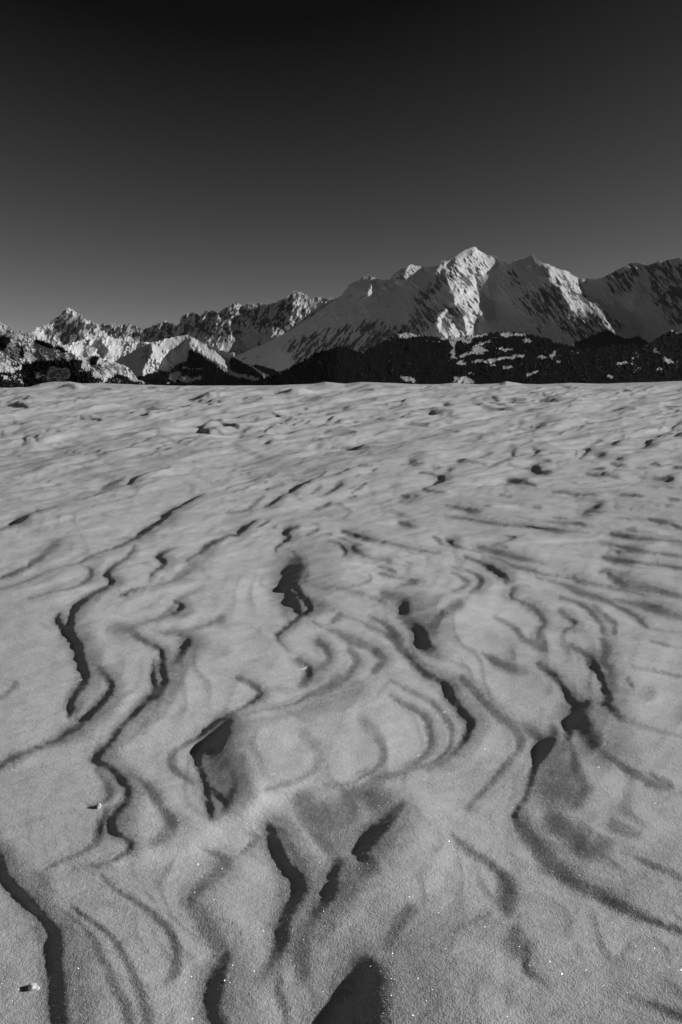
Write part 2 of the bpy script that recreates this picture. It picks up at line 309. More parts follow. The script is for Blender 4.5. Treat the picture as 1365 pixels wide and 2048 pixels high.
# ---------------------------------------------------------------- the carved steps of the snow
# every line: survey tile, then x,y,width,steepness along one wind-cut scarp (steepness 100 = steeper than the sun is high);
# '~' = soft rounded slope, '+' = slope tilted towards the sun
TILES = {'A': (0, 1640), 'B': (450, 1640), 'C': (905, 1640), 'D': (0, 1290), 'E': (450, 1290), 'F': (905, 1290),
         'G': (0, 960), 'H': (450, 960), 'I': (905, 960), 'J': (0, 755), 'K': (450, 755), 'L': (905, 755)}
SCARPS = """
G 1215,85,10,60 1165,100,16,90 1110,135,14,90 1060,160,12,90 1020,180,26,95 985,215,38,100 960,245,24,95 900,280,26,95 850,315,30,98 800,350,20,95 740,380,14,92 660,412,8,80 600,430,8,60 540,455,10,65 500,478,14,65 460,497,7,50 350,520,14,35 260,555,16,35 150,605,14,35 0,650,12,35 -100,670,12,30
G 800,385,10,40 790,420,18,55 750,465,14,65 700,500,16,80 660,525,20,90 640,560,30,95 670,600,34,95 650,630,20,95 600,655,16,95 540,690,24,95 480,730,34,97 445,775,34,99 430,820,36,99 425,870,44,100 415,900,64,100 440,940,54,100 470,990,54,100 480,1059,56,100 500,1109,54,100 515,1164,52,100 490,1219,44,100 450,1269,44,100 425,1319,44,100 425,1369,30,100 410,1409,12,70
G 355,800,18,85 350,840,36,90 380,875,36,85 405,900,40,90
G 460,503,8,25 515,515,14,40 545,535,26,75 540,570,26,75 515,600,20,65 460,630,10,55 400,650,8,50 330,662,6,45 250,680,12,35 180,705,16,25
G 750,35,5,40 650,65,5,45 540,97,6,45 420,125,5,40 300,165,6,45 190,200,8,60 150,225,22,97 120,240,28,100 85,260,14,80 30,285,10,50 0,300,10,45 -60,320,10,40
G 380,360,30,15 330,390,40,30 280,430,30,45 240,465,22,65 190,490,20,60 170,518,10,85 120,540,12,95 80,555,18,95 30,575,14,95 0,585,10,90 -60,610,10,90
G 1045,405,8,40 990,420,14,70 960,445,26,92 945,460,28,97 980,485,36,97 965,515,20,95 920,540,12,85 900,565,16,75 890,590,14,40
G 1520,245,12,85 1477,270,16,90 1437,300,26,95 1407,325,14,92 1365,330,10,85 1310,350,12,90 1250,380,22,95 1220,410,34,98 1180,435,14,90 1120,465,10,80 1115,490,10,40
G 1240,480,40,15 1160,500,40,35 1080,560,40,30 1020,605,16,45 940,625,8,55 860,640,8,60 790,652,12,70 740,678,16,75 710,688,10,40
G 1040,720,14,40 1060,730,20,60 1085,755,32,85 1040,790,20,70 980,810,12,65 900,835,10,60 820,855,8,55 740,868,10,50 640,885,16,35
G 1040,750,10,25 1000,775,10,35 940,810,8,30 870,830,8,30
G 1320,820,30,40 1240,855,14,60 1150,885,12,50 1050,895,10,45 940,910,12,35
G 650,890,40,25 700,880,50,35 770,890,40,50 820,930,26,55 880,965,22,60 950,1000,22,80 970,1040,30,95 966,1090,44,100 980,1169,50,100 985,1190,46,100 965,1230,50,100 925,1275,50,100 870,1319,38,100 800,1389,32,100 740,1449,28,97 700,1499,36,97 650,1569,36,97 600,1619,46,97 565,1655,40,92 600,1680,44,80 640,1699,44,75 700,1749,46,75 750,1809,50,75 765,1859,50,75 750,1919,42,82 700,1964,48,92 665,2019,60,97 675,2079,52,97 720,2109,36,85 775,2145,40,75 780,2187,36,75 740,2222,16,75 680,2252,12,80 600,2282,14,70 520,2292,18,45 440,2307,18,25
D 915,90,12,50 912,190,28,97 925,240,34,97 905,290,24,95 870,335,24,95
D 570,690,20,40 600,760,28,30 640,820,26,40 652,870,26,50 640,915,18,60 590,945,12,65 530,958,12,60
D 635,980,20,60 610,1050,40,82 597,1100,44,87 590,1145,30,65 560,1185,20,60 490,1230,12,60 400,1265,10,55 320,1305,12,50 270,1330,14,40
D 770,770,24,30 830,800,24,40 890,850,30,50 920,900,36,55 960,960,30,45 1000,1010,36,55 1030,1060,50,65 1010,1110,44,65 950,1150,36,50 900,1170,30,25
D 500,20,24,20 540,100,30,35 590,140,26,55 640,190,36,72 667,240,38,88 650,290,44,97 600,350,44,100 540,410,44,100 470,480,44,100 400,530,40,100 330,570,22,100 240,605,16,97 150,640,18,97 80,670,30,97 0,715,22,97 -60,740,20,95
D 1135,-40,34,50 1115,-10,48,92 1090,30,48,92 1065,70,46,88 1030,110,30,55 1000,150,24,30
G 990,910,16,30 1050,908,24,38 1110,930,30,45
~D 1130,60,50,30 1060,230,60,28 980,370,60,24 880,460,60,22 740,560,60,20 660,640,50,25
D 1550,195,0,0 1405,195,12,50 1465,215,20,60 1515,245,26,72 1550,285,26,82 1525,320,26,87 1465,360,14,85 1395,400,14,85 1335,435,24,95 1290,455,28,92 1230,505,22,87 1180,550,16,75 1100,590,16,45 1030,640,20,40 1010,700,20,35 1060,760,24,35 1140,810,20,35
D 1370,450,40,92 1340,490,60,85 1290,560,56,92 1220,600,56,92 1180,660,50,92 1185,720,36,80 1220,800,30,75 1235,850,36,92 1240,920,44,97 1255,980,40,97 1255,1030,20,60
~D 1360,480,150,50 1290,650,220,55 1310,800,180,55 1340,900,150,58
D 1260,850,30,85 1300,890,44,92 1345,940,50,92 1330,980,30,60
D 100,230,20,30 40,290,20,25 0,320,16,20
E 40,430,20,80 130,405,10,45 250,385,6,65 350,360,8,75 430,340,10,85 500,300,20,75 580,270,30,50 680,220,50,40
E 100,450,16,20 300,430,16,30 480,390,30,30 640,340,80,25 780,270,80,28
E 0,520,80,90 -40,600,80,80
~E 70,680,120,40 90,800,150,42 90,900,150,40
E 10,700,40,55 60,810,40,70 20,930,60,80
H 690,800,30,35 780,830,14,30 860,870,16,35 940,900,24,40 1000,930,36,60 1040,985,38,62 1090,1045,36,70 1140,1100,36,72 1200,1155,40,77 1270,1185,36,78 1320,1225,46,97 1340,1270,60,100 1385,1345,50,100 1430,1400,60,100 1470,1445,48,100 1455,1480,44,97 1425,1550,40,94 1385,1595,36,92 1350,1625,30,75 1300,1672,24,55 1200,1722,20,35
E 990,210,16,20 1090,270,18,30 1180,310,18,35 1240,350,20,45 1300,420,22,45 1340,480,22,45 1350,550,20,45 1330,620,16,70 1280,670,16,80 1200,710,12,80 1100,745,12,75 1000,780,12,70 900,800,12,60 820,830,14,40
E 990,300,20,30 1060,350,18,45 1150,395,24,60 1200,440,26,60 1220,520,24,60 1225,580,24,65 1200,640,22,65 1150,690,20,65 1060,740,10,70 950,775,10,65 860,800,10,50
~E 820,440,60,20 890,520,60,25 940,600,44,38 940,680,36,38 880,740,20,38
E 900,735,14,30 800,790,10,50 720,825,8,45 600,832,8,30
~E 470,530,60,20 540,600,60,25 550,700,50,25 480,780,40,25 350,830,30,35 250,855,20,45
E 560,-20,30,50 610,30,26,60 630,70,24,60 600,120,24,55 520,150,20,55
E 440,90,30,45 490,120,24,55 505,160,42,78 490,210,36,65 450,240,20,35
E 770,50,20,40 790,95,26,55 760,140,24,45 720,200,24,40 680,230,20,35
H 520,840,14,40 600,880,16,25 700,920,30,45 760,950,40,50 850,990,30,50 900,1020,36,60 945,1065,32,60 910,1110,28,55 880,1140,20,45
E 1160,-20,60,70 1190,10,60,80 1250,40,50,50
H 430,280,16,50 380,295,34,88 365,315,36,97 385,340,30,92 350,370,16,85 310,400,14,80 300,430,14,30
H 410,430,20,70 430,460,40,85 430,490,84,95 420,520,130,100 405,560,120,100 370,610,100,100 350,640,50,95 385,670,44,95 395,705,90,100 420,740,62,100 445,790,20,95
H 430,640,50,95 460,690,40,95 500,730,50,95 510,770,36,95 450,810,20,95 400,850,24,92 340,900,20,88 310,925,22,80 330,960,20,35 380,1010,20,30
H 450,420,30,40 480,480,30,55 490,560,30,70 470,600,30,65 540,625,34,55 640,640,24,45 740,655,20,35 850,690,20,40 950,720,30,45
H 300,440,20,22 340,480,26,32 370,495,16,45
H 520,720,40,55 580,750,50,35 640,765,30,35
H 640,840,20,40 680,805,30,45
H 860,810,14,30 940,850,20,50 1000,900,30,60 1040,950,30,55
H 550,960,30,35 600,1000,28,55 625,1050,26,60
H 740,1010,24,35 780,1060,24,45
~H 950,680,60,40 1050,710,70,60 1070,760,90,78 1080,820,80,60 1140,870,80,75 1180,920,66,97 1210,970,40,85 1250,1010,40,60
H 1300,790,30,75 1270,820,30,65 1230,880,60,60
~H 1130,780,200,30 1200,900,200,30
H 620,365,12,40 670,375,16,60 705,400,24,90 720,430,24,92 690,460,10,40 620,490,8,30
H 790,380,14,60 760,405,24,78 800,430,34,78 860,460,14,65 920,470,16,60 980,480,24,65
H 700,305,14,80 770,325,26,88 850,350,26,88 920,365,18,70 1000,380,22,60 1080,400,18,65 1180,420,14,65 1280,435,16,60
H 490,330,14,40 550,295,16,40
H 600,320,10,30 680,340,12,35 760,375,14,45
H 910,510,14,40 980,530,18,45 1020,550,12,35
H 920,555,10,40 980,570,16,60 1060,590,12,45 1140,600,24,55 1080,620,20,55 1000,650,10,50
H 850,560,10,25 870,580,16,30 840,610,16,30 740,635,8,35
H 1220,700,10,25 1300,680,8,45 1365,655,8,55
H 1040,250,20,60 1080,262,28,72 1115,275,12,50
H 1300,78,10,60 1230,70,12,65 1180,60,10,75
H 1180,55,10,70 1230,35,12,60 1270,5,20,90
H 1250,345,20,50 1290,375,16,40
H 1320,355,16,60 1345,370,30,85
H 600,-40,6,60 530,0,10,90 470,25,14,92 410,60,16,92 370,75,8,60 340,90,16,90 310,125,20,97 270,150,20,97 200,175,8,50 100,187,8,45 0,195,8,45
H 230,90,20,30 190,130,20,35 150,165,20,35
H 700,30,14,65 650,65,12,65 600,85,8,50
H 780,95,8,70 740,105,10,50
H 840,30,14,45 790,60,12,50 750,80,8,35
H 570,40,20,25 520,80,14,25
H 620,140,12,60 590,155,12,50 540,170,8,40
H 270,245,8,85 220,270,10,85 190,285,6,50
H 280,278,12,50 300,282,16,50
H 1060,95,16,60 1085,93,26,75
H 1130,98,10,50 1150,96,12,50
H 1310,150,10,45 1345,152,14,55
I 330,0,16,95 380,12,26,98 440,22,14,88 500,45,6,40
I 590,70,6,60 660,75,10,70 740,85,14,88 860,88,8,75
I 1000,90,6,50 1080,95,12,60 1130,98,8,40
I 1260,0,8,80 1310,2,12,85
I 10,160,12,55 60,170,16,65 120,185,26,80 170,190,16,50
I 280,90,16,35 350,100,14,40
I 190,155,10,35 220,155,12,35
I 480,160,16,40 520,160,24,45
I 890,145,20,60 850,165,24,70 790,190,30,55
I 0,222,8,50 120,235,12,65 240,255,16,65 330,265,14,75 420,275,16,80 540,285,14,80 610,298,24,92 700,308,8,80 810,315,5,75
I 600,220,8,45 680,230,8,45
I 580,252,6,60 680,257,10,75 760,262,16,80 800,270,10,50
I 1040,295,16,50 1080,296,24,60
I 980,225,6,40 1060,232,8,50
I 1160,235,6,50 1240,250,22,82 1300,262,12,60 1365,290,14,65 1450,310,14,65
I 1300,120,24,45 1340,120,20,40
I 940,320,18,95 1010,330,24,97 1100,345,24,92 1200,352,18,80 1280,360,8,50 1365,362,6,50
I 320,332,6,50 380,342,10,90 340,355,10,90 300,370,8,80
I 440,328,6,60 400,335,6,60
I 240,390,24,60 280,385,24,60 320,400,20,50
I 160,400,20,95 220,415,28,98 300,435,34,92 400,460,30,80 460,475,24,60 540,490,14,30
I 0,360,20,80 5,385,18,70 80,410,8,60 180,432,10,60
I 220,455,10,40 300,480,14,50 370,515,18,60 440,530,26,75 520,555,14,75 620,572,10,80 710,580,14,92 750,600,34,97 820,615,18,92 900,630,14,85 1000,650,12,80 1100,675,12,65 1160,690,14,50
I 70,455,12,60 140,480,16,70 220,515,34,88 280,555,40,92 320,580,34,92 320,605,24,60
I 880,370,6,45 960,385,8,50 1010,400,20,80 1070,412,34,97 1130,425,18,88 1220,435,10,80 1300,447,14,85 1365,455,14,85 1450,465,14,85
I 960,415,8,40 990,430,26,85
I 900,462,18,95 960,475,34,100 1040,485,24,92 1140,495,10,85 1240,505,10,85 1330,520,20,92 1400,525,20,90 1500,530,20,85
I 880,548,20,60 930,535,26,50
I 930,560,20,60 1000,610,50,97 1060,625,50,100 1140,640,44,98 1220,655,32,96 1300,680,22,95 1380,695,20,90 1480,710,20,85
I 960,710,20,50 1040,725,24,70 1110,738,30,87 1180,755,44,97 1260,785,40,97 1330,805,32,96 1400,825,30,90 1500,850,30,85
I 500,580,8,60 580,598,12,65 680,628,20,75 740,655,30,90 820,685,26,75 900,710,20,75 980,750,20,75 1060,790,24,70 1120,835,24,65 1150,870,12,50 1200,888,8,40 1365,905,8,45
I 0,520,8,35 90,540,10,45 150,565,20,65 175,600,30,87 150,640,24,70 110,665,14,50
I 0,550,10,40 60,580,16,45 95,610,16,50 60,640,14,60 0,665,8,65
I 450,630,10,40 410,635,12,50 370,645,30,65 350,690,14,80 400,720,12,65 470,750,30,60 520,800,30,60 550,850,26,65 520,890,22,60 510,930,20,50
I 640,700,12,60 720,720,18,55 790,755,20,60 850,810,22,55 880,850,24,50 900,900,24,50
I 840,750,20,35 910,810,24,40 960,850,24,45 960,900,24,45
I 650,780,30,35 690,820,24,60 735,850,16,78 690,880,14,80 660,900,10,55
I 250,810,14,30 340,860,24,40 390,900,24,45 430,950,24,40 530,980,50,60
I 1180,960,10,35 1280,980,10,50 1365,1000,12,50 1450,1010,12,50
I 0,760,40,50 40,740,40,55
I 900,960,30,40 920,1010,40,60 900,1060,50,60
I 700,980,20,40 770,1020,20,50 830,1060,40,70 860,1110,36,80
F 60,200,24,55 120,260,30,60 200,350,34,65 250,400,34,65 320,450,30,55 380,510,30,50 410,580,34,50 380,640,24,45 300,730,20,50 200,850,20,45 130,920,20,40 90,980,20,30
~F 180,50,20,30 260,100,50,60 330,130,50,50 430,150,50,20
F 520,120,24,40 590,170,28,65 640,220,26,65 680,280,34,80 720,340,40,80
F 810,100,30,60 860,140,36,87 890,190,40,92 910,260,40,87 930,310,60,97 910,340,50,97 860,350,14,80 820,360,10,60
F 900,110,30,60 945,150,40,65 940,220,40,60 970,270,30,40
F 930,350,50,80 970,400,50,78 1000,430,40,78 1060,460,30,55 1150,490,20,50 1260,520,14,55 1365,545,12,55 1450,560,12,50
F 800,350,60,90 760,400,110,100 760,440,120,100 790,500,120,102 830,550,120,102 850,580,80,95
F 700,450,40,90 700,500,60,97 690,550,40,80
~F 880,620,60,60 950,680,40,60 1040,740,50,60 1100,770,50,60 1200,830,50,45 1300,840,40,35
F 1180,770,20,45 1300,830,20,45
~F 700,570,30,60 720,650,40,55 740,760,80,55 780,850,80,45 740,930,80,40
F 600,560,50,87 550,600,90,102 530,650,70,100 510,690,40,92 490,740,24,65 470,800,26,60 440,900,20,65 380,980,20,75 375,1020,26,65 420,1090,44,55 540,1240,60,55 640,1340,60,60 720,1410,44,55 860,1470,44,60 1000,1550,44,65 1120,1610,30,58 1240,1655,22,58 1365,1700,24,60 1450,1730,24,55
F 380,480,40,40 460,500,40,55 520,560,50,80
F 590,490,26,50 610,530,40,75
~F 640,780,200,40 560,860,200,35 700,880,160,35
F 1060,130,10,35 1200,155,12,45 1365,190,14,45 1450,200,14,45
F 1250,0,10,50 1365,20,12,60
F 1180,90,8,30 1365,115,8,35
F 1040,200,14,40 1075,255,10,45
~C 0,90,30,40 100,180,50,50 200,240,44,50 300,330,60,60 330,400,100,65 330,480,100,60 330,540,60,50
~C 230,560,20,35 100,610,30,25 0,660,40,25
~C 600,20,120,40 740,110,120,48 800,180,120,45 900,150,100,30
~C 380,650,60,35 380,740,140,40 430,760,60,60 430,830,50,50
C 460,720,14,50 455,790,20,60 440,830,20,60 440,890,24,60 540,960,24,35
~C 1060,1060,40,25 1200,1100,40,35 1340,1160,60,50 1450,1200,60,40
~C 1100,230,30,30 1240,290,40,35 1350,340,40,35
~C 950,30,80,30 1100,90,60,25
B 270,40,60,90 290,110,80,100 320,190,80,102 370,280,80,102 430,340,90,102 445,410,100,102 420,480,90,102 370,560,80,98 345,640,90,97 340,720,90,93 310,790,70,92 270,860,50,75 200,960,60,35
~B 340,60,60,70 400,180,60,62 470,300,80,62 500,400,60,60
B 680,250,70,82 650,320,80,87 630,420,90,87 590,500,70,82 530,570,60,75 460,720,60,50 460,850,60,55 470,920,50,40
E 1060,940,30,60 1030,970,60,86 960,1050,84,94 900,1108,90,97 850,1168,90,97 810,1228,80,92 840,1268,60,60
~B 880,270,100,50 760,330,120,45 740,420,120,45 640,540,160,35 560,640,160,38
~B 1100,540,80,50 1050,600,90,60 990,690,80,55 960,760,60,60
B 840,880,170,104 850,950,240,108 850,1030,270,110 850,1130,270,110 850,1280,280,110 850,1500,280,110
B 760,1080,100,104 720,1150,180,108 690,1280,260,110 640,1450,300,110
~B 320,870,60,50 320,1000,50,55 350,1100,50,60 370,1190,50,55 380,1300,50,50
~B 510,1010,30,40 540,1080,40,40 530,1160,60,45
~B 130,1050,100,30 60,1130,100,30
B 150,80,14,30 200,110,20,45 160,150,18,50 100,195,16,35
A 1220,180,10,30 1290,205,26,45 1340,240,40,60 1320,290,50,60 1240,360,44,65 1160,430,30,65 1130,470,24,70 1180,540,60,35 1240,640,70,50 1290,720,60,55 1340,770,40,55
A 1350,800,50,97 1330,850,80,102 1305,900,100,102 1285,970,110,102 1268,1050,110,102 1270,1130,100,102 1310,1230,110,102 1350,1350,110,100
~B 530,40,100,40 580,120,80,40 650,190,80,40 720,60,200,20
~E 470,930,120,40 540,1040,160,45 700,1000,200,35 780,880,80,45 950,950,180,48
A -40,120,40,60 0,240,52,95 20,310,70,102 80,390,60,100 150,460,60,97 220,530,50,97 290,610,56,92 330,680,90,87 330,780,100,90 340,880,100,92 345,980,110,94 350,1080,110,95 360,1190,110,95 370,1350,110,95
~A 230,640,80,30 260,740,60,30
~A 430,510,20,55 490,560,24,60 560,610,26,60 640,670,26,55 700,740,40,50 770,870,44,50 830,1010,60,45 870,1140,60,45 890,1300,60,45
~A 320,510,16,35 420,570,20,40 510,650,36,50 570,740,50,50 620,850,50,50 680,980,60,50 740,1100,60,55 770,1200,60,55 790,1350,60,55
~A 610,330,20,25 680,410,24,35 800,480,26,40 920,570,40,45 1010,660,50,60 1045,750,50,65 1055,840,50,65 1040,910,50,60 980,960,30,45
~A 100,310,100,25 230,360,120,30 290,430,80,30
J 320,62,8,60 380,55,16,70 440,65,14,75
J 150,128,6,80 170,120,8,80
J 60,150,10,60 95,158,24,80 150,178,10,75 170,190,6,60
J 620,72,8,50 660,75,10,50
J 880,55,8,60 920,55,14,60
J 1120,115,8,70 1190,108,18,85 1240,112,12,80
J 1300,120,4,70 1260,133,8,85 1190,158,4,60 1120,180,4,70 1000,210,4,40
J 870,180,20,50 910,176,24,50
J 740,215,12,90 775,210,8,80
J 840,230,6,60 880,232,10,70
J 540,240,6,50 600,250,8,65
J 480,235,8,50 510,240,4,40
J 140,355,10,70 155,370,14,85 130,382,8,50
J 290,315,12,45 270,328,8,45 215,350,8,50 225,368,10,55
J 335,325,10,50 355,325,10,50
J 0,300,8,30 80,290,8,35 190,270,14,45
J 1250,245,10,70 1215,265,20,92 1195,290,20,92 1225,315,18,92 1240,330,14,80 1200,350,8,60 1150,365,6,50 1050,395,5,40
J 1250,245,6,70 1310,262,6,75 1350,278,8,78 1420,298,6,72
~J -100,520,110,18 0,500,110,20 300,460,110,22 600,380,90,24 800,320,60,24 1000,260,30,18
~J 500,560,140,12 900,480,90,16 1300,430,60,16
~K 100,480,130,14 400,530,120,15 600,520,120,18 800,470,90,18 1000,430,70,20 1200,360,60,22 1365,320,50,22 1565,250,40,22 1765,205,34,22 1925,178,30,25 
J 890,370,8,60 820,395,8,50 740,430,8,45 580,465,12,50
J 780,630,20,97 800,605,24,97 850,585,16,82 930,560,8,70 1010,540,6,60
J 620,640,30,50 680,620,30,55 720,600,20,40
J 920,440,6,60 960,420,8,50 1050,405,6,50 1120,395,8,50 1190,370,8,60
J 980,435,6,60 1060,430,5,50 1130,400,6,50
J 1270,310,5,50 1330,330,5,50
K 300,85,12,65 390,82,12,65
K 290,48,6,60 320,47,6,60
K 640,108,6,70 690,100,10,80
K 740,82,6,60 840,75,14,60 880,90,6,50
K 820,48,6,60 850,44,6,60
K 1160,70,6,60 1230,45,5,70
K 1180,75,12,50 1260,62,8,60
K 1300,150,12,90 1330,155,14,88 1315,170,10,60
K 1280,110,6,60 1300,106,6,60
K 1190,128,8,60 1165,137,6,50
K 1070,135,14,80 1045,165,10,75 970,178,6,50
K 1050,140,5,50 960,150,8,50 960,165,6,50
K 1230,200,14,90 1255,215,22,90 1300,225,10,60
~K 1260,205,20,50 1340,215,36,48
K 1010,205,12,50 1060,195,6,50
K 1100,210,6,50 1080,225,8,50 1040,245,10,50
K 920,240,12,55 880,260,8,50 820,265,8,55 770,290,8,60
K 900,130,4,40 850,150,5,50 790,165,5,50 720,180,12,70 700,188,8,60
K 590,198,10,70 545,210,10,70
K 280,215,5,70 330,235,6,70
K 400,250,5,50 370,262,6,60
K 400,240,4,40 300,285,8,70 260,305,10,70 235,325,8,65
K 310,325,8,60 325,330,10,60
K 200,365,10,55 230,355,16,55
K 280,375,8,60 250,390,14,70
K 120,320,20,45 80,345,10,45
K 620,270,6,60 590,280,10,65 510,290,5,60 440,320,10,55 380,330,20,50
K 600,330,20,35 720,330,20,45 780,340,10,30
K 700,300,5,45 640,312,5,45
K 0,270,6,70 40,285,10,80 80,302,8,75
K 690,400,10,30 780,412,24,40 860,420,8,30
K 1070,270,10,30 1200,285,24,45
K 1000,485,4,40 940,495,4,60 860,513,5,75 780,540,6,85 740,555,8,88 700,570,8,88 620,590,5,55
K 540,602,6,60 490,622,8,85 440,645,16,95 390,670,14,92
K 1100,495,12,50 1120,510,30,62 1145,515,8,60
K 1160,565,6,65 1220,575,8,70 1270,585,14,87 1300,605,24,92 1280,625,12,80 1230,645,10,60 1180,665,12,70
K 1240,545,6,60 1280,537,4,50
K 1330,555,12,60 1350,545,10,60
K 880,560,10,50 900,555,8,50
K 690,635,16,65 660,658,14,65 630,680,12,60
K 0,655,8,40 150,610,12,35 300,570,14,30
K 220,655,8,30 350,630,8,30
L 120,150,6,60 165,160,12,80 230,172,8,75 300,180,8,75 370,187,6,60
L 240,118,10,80 270,128,12,87
L 220,143,8,60 250,148,8,70 310,160,8,70 350,168,5,60
L 320,125,4,60 380,128,6,70 450,130,5,60
L 350,140,5,60 400,146,8,65 460,152,4,50
L 370,160,4,50 450,165,5,50
L 470,88,8,60 510,95,6,50
L 550,107,8,60 590,100,5,60
L 570,118,12,78 640,118,10,75
L 520,133,10,80 570,133,14,87 620,142,8,70
L 780,68,6,60 830,65,5,50
L 850,73,6,70 920,73,8,65 1030,75,5,60 1060,85,6,50
L 630,40,6,50 700,62,4,60
L 920,35,8,80 1100,35,4,60
L 1060,105,10,50 1110,82,6,60 1190,62,6,70
L 1340,78,10,80 1400,78,12,80
L 560,190,14,35 600,175,14,45 660,160,10,50 740,140,6,50
L 1150,117,8,70 1110,130,6,60 1060,150,10,50
L 960,192,5,70 1030,193,6,75 1090,197,4,60
L 1260,168,5,50 1330,175,8,60
L 1270,185,6,60 1310,186,6,60
L 1240,205,8,50 1210,213,10,50 1160,230,6,40
L 880,262,5,40 930,262,8,60 980,255,8,50
L 850,273,5,50 790,282,8,65 740,292,8,60 690,310,6,60 640,335,6,60
L 780,290,8,60 740,315,8,50
~L 510,290,30,40 580,265,30,42 680,250,16,45
L 480,375,8,65 430,400,10,65 380,420,6,50 300,440,5,45
L 240,442,6,70 210,452,12,88 160,468,5,50
L 375,425,16,55 362,440,20,60 365,465,14,60 345,490,10,60 270,515,8,60 200,545,6,60
L 480,420,10,45 510,440,20,62 490,465,14,65 440,475,5,40
L 890,365,8,65 860,372,8,60 820,385,5,50
L 770,422,6,60 800,412,14,85 812,430,22,97 800,445,8,80 790,455,14,75 760,480,10,60
L 735,420,8,50 740,440,10,50 735,470,8,45
L 850,463,12,92 880,460,20,97 910,470,6,70
L 1020,343,5,50 985,370,12,60 960,390,14,60
L 1365,262,10,85 1345,272,12,88 1290,315,6,72 1250,335,14,87 1200,362,8,78 1165,385,14,80 1175,395,20,80 1130,425,8,40
L 1330,352,12,80 1350,350,16,80 1365,345,8,60
L 30,500,14,60 50,495,24,78 90,505,8,60 200,520,5,50
L 330,520,8,50 400,530,6,50 470,540,10,60
L 485,535,30,97 505,545,34,97 530,562,20,87 560,568,16,92 590,570,6,60
L 340,600,14,92 380,612,24,100 440,628,14,87
L 310,628,6,60 340,628,8,70
L 540,500,14,45 580,508,20,50
L 985,490,14,70 1010,493,20,78
L 940,512,6,50 1000,525,20,75 1030,525,8,50
L 860,547,12,75 890,549,14,75
L 800,575,8,80 860,580,12,88 930,587,8,75 990,595,5,50
L 1180,517,8,60 1230,522,12,78
L 1100,545,6,60 1160,548,6,60
L 1060,575,4,40 1120,578,4,40
L 1120,595,4,40 1240,600,12,78 1290,600,22,92 1320,602,8,60
L 1320,542,8,80 1365,543,10,80
L 590,678,8,80 690,678,8,80
+E -60,1060,90,30 60,1020,110,45 150,960,100,50 260,905,80,55 380,880,60,50 500,862,30,30
+A 640,290,70,22 800,240,90,22 1000,210,90,24 1150,170,80,28
+B 480,100,60,18 560,230,50,20 590,330,40,18
+H 530,510,12,30 650,498,16,40 800,500,10,25
+H 500,543,10,30 620,545,14,35 720,547,8,20
+H 900,255,12,25 1040,255,16,35
+H 380,385,30,25 480,370,30,20
+H 350,430,30,30 380,440,30,30
+K 660,390,16,15 740,365,28,22 850,355,30,22 960,360,14,15
+H 850,590,20,25 960,600,30,28 1040,605,20,20
+I 0,40,12,20 100,25,20,30 230,10,20,30 320,0,10,20
+I 250,160,8,30 400,155,8,30
+I 350,370,14,25 600,365,16,25 850,350,20,35 900,320,14,40
+J 240,45,12,50 300,42,16,60 420,32,8,60 600,42,6,50
+J 370,132,14,40 440,125,12,40
+J 420,157,8,40 540,150,12,45 700,155,10,40
+J 620,215,12,45 735,215,14,45
+J 450,62,14,40 540,65,12,40
+J 1160,62,6,60 1330,62,6,60
+J 200,125,14,30 330,115,14,30
+J 0,230,26,18 200,215,20,20 500,195,16,22
+J 270,537,10,22 340,527,16,30 410,518,8,20
+J 0,430,14,22 250,400,14,20 450,375,8,15
+J 400,240,10,30 480,232,12,30
+K 270,99,8,60 350,97,8,60
+K 400,92,14,50 520,85,10,40
+K 500,108,8,60 590,110,6,50
+K 800,575,6,35 870,562,10,40
+K 590,33,14,40 700,45,10,40
+L 930,460,10,30 990,455,12,35 1050,455,8,20
+L 0,40,14,45 240,42,10,45
+L 60,230,30,22 180,220,30,25 260,235,20,18
+L 980,150,14,28 1040,145,14,28
+L 200,375,10,22 330,340,14,26 440,310,8,18
"""
def parse_scarps():
    out = []
    for ln in SCARPS.strip().splitlines():
        ln = ln.strip()
        kind = 'n'
        if ln[0] in '~+': kind, ln = ln[0], ln[1:]
        t, *ps = ln.split()
        ox, oy = TILES[t]
        P = []
        for s in ps:
            x, y, w, k = map(float, s.split(','))
            if w <= 0: continue
            P.append((ox + x / 2.967, oy + y / 2.967, w / 2.967, k / 100))
        out.append((kind, P))
    return out
# ---------------------------------------------------------------- snow field
TAN_E = math.tan(SUN_EL)
SHADE_PUSH = 1.3
TILT = [0, .022, .058, .10]
TONE = 2.2

def snow_axes():
    U = np.arange(-60, 1426, 2.0)
    left = -60 - np.cumsum(np.geomspace(4, 40, 14))[::-1]
    right = 1424 + np.cumsum(np.geomspace(4, 40, 14))
    U = np.concatenate([left, U, right])
    V = [766.5]
    while V[-1] < 2110: V.append(V[-1] + np.interp(V[-1], [766, 820, 1000, 1200], [0.75, 0.95, 1.4, 1.8]))
    V = np.array(V + list(V[-1] + np.cumsum(np.geomspace(4, 40, 12))))
    return U, V

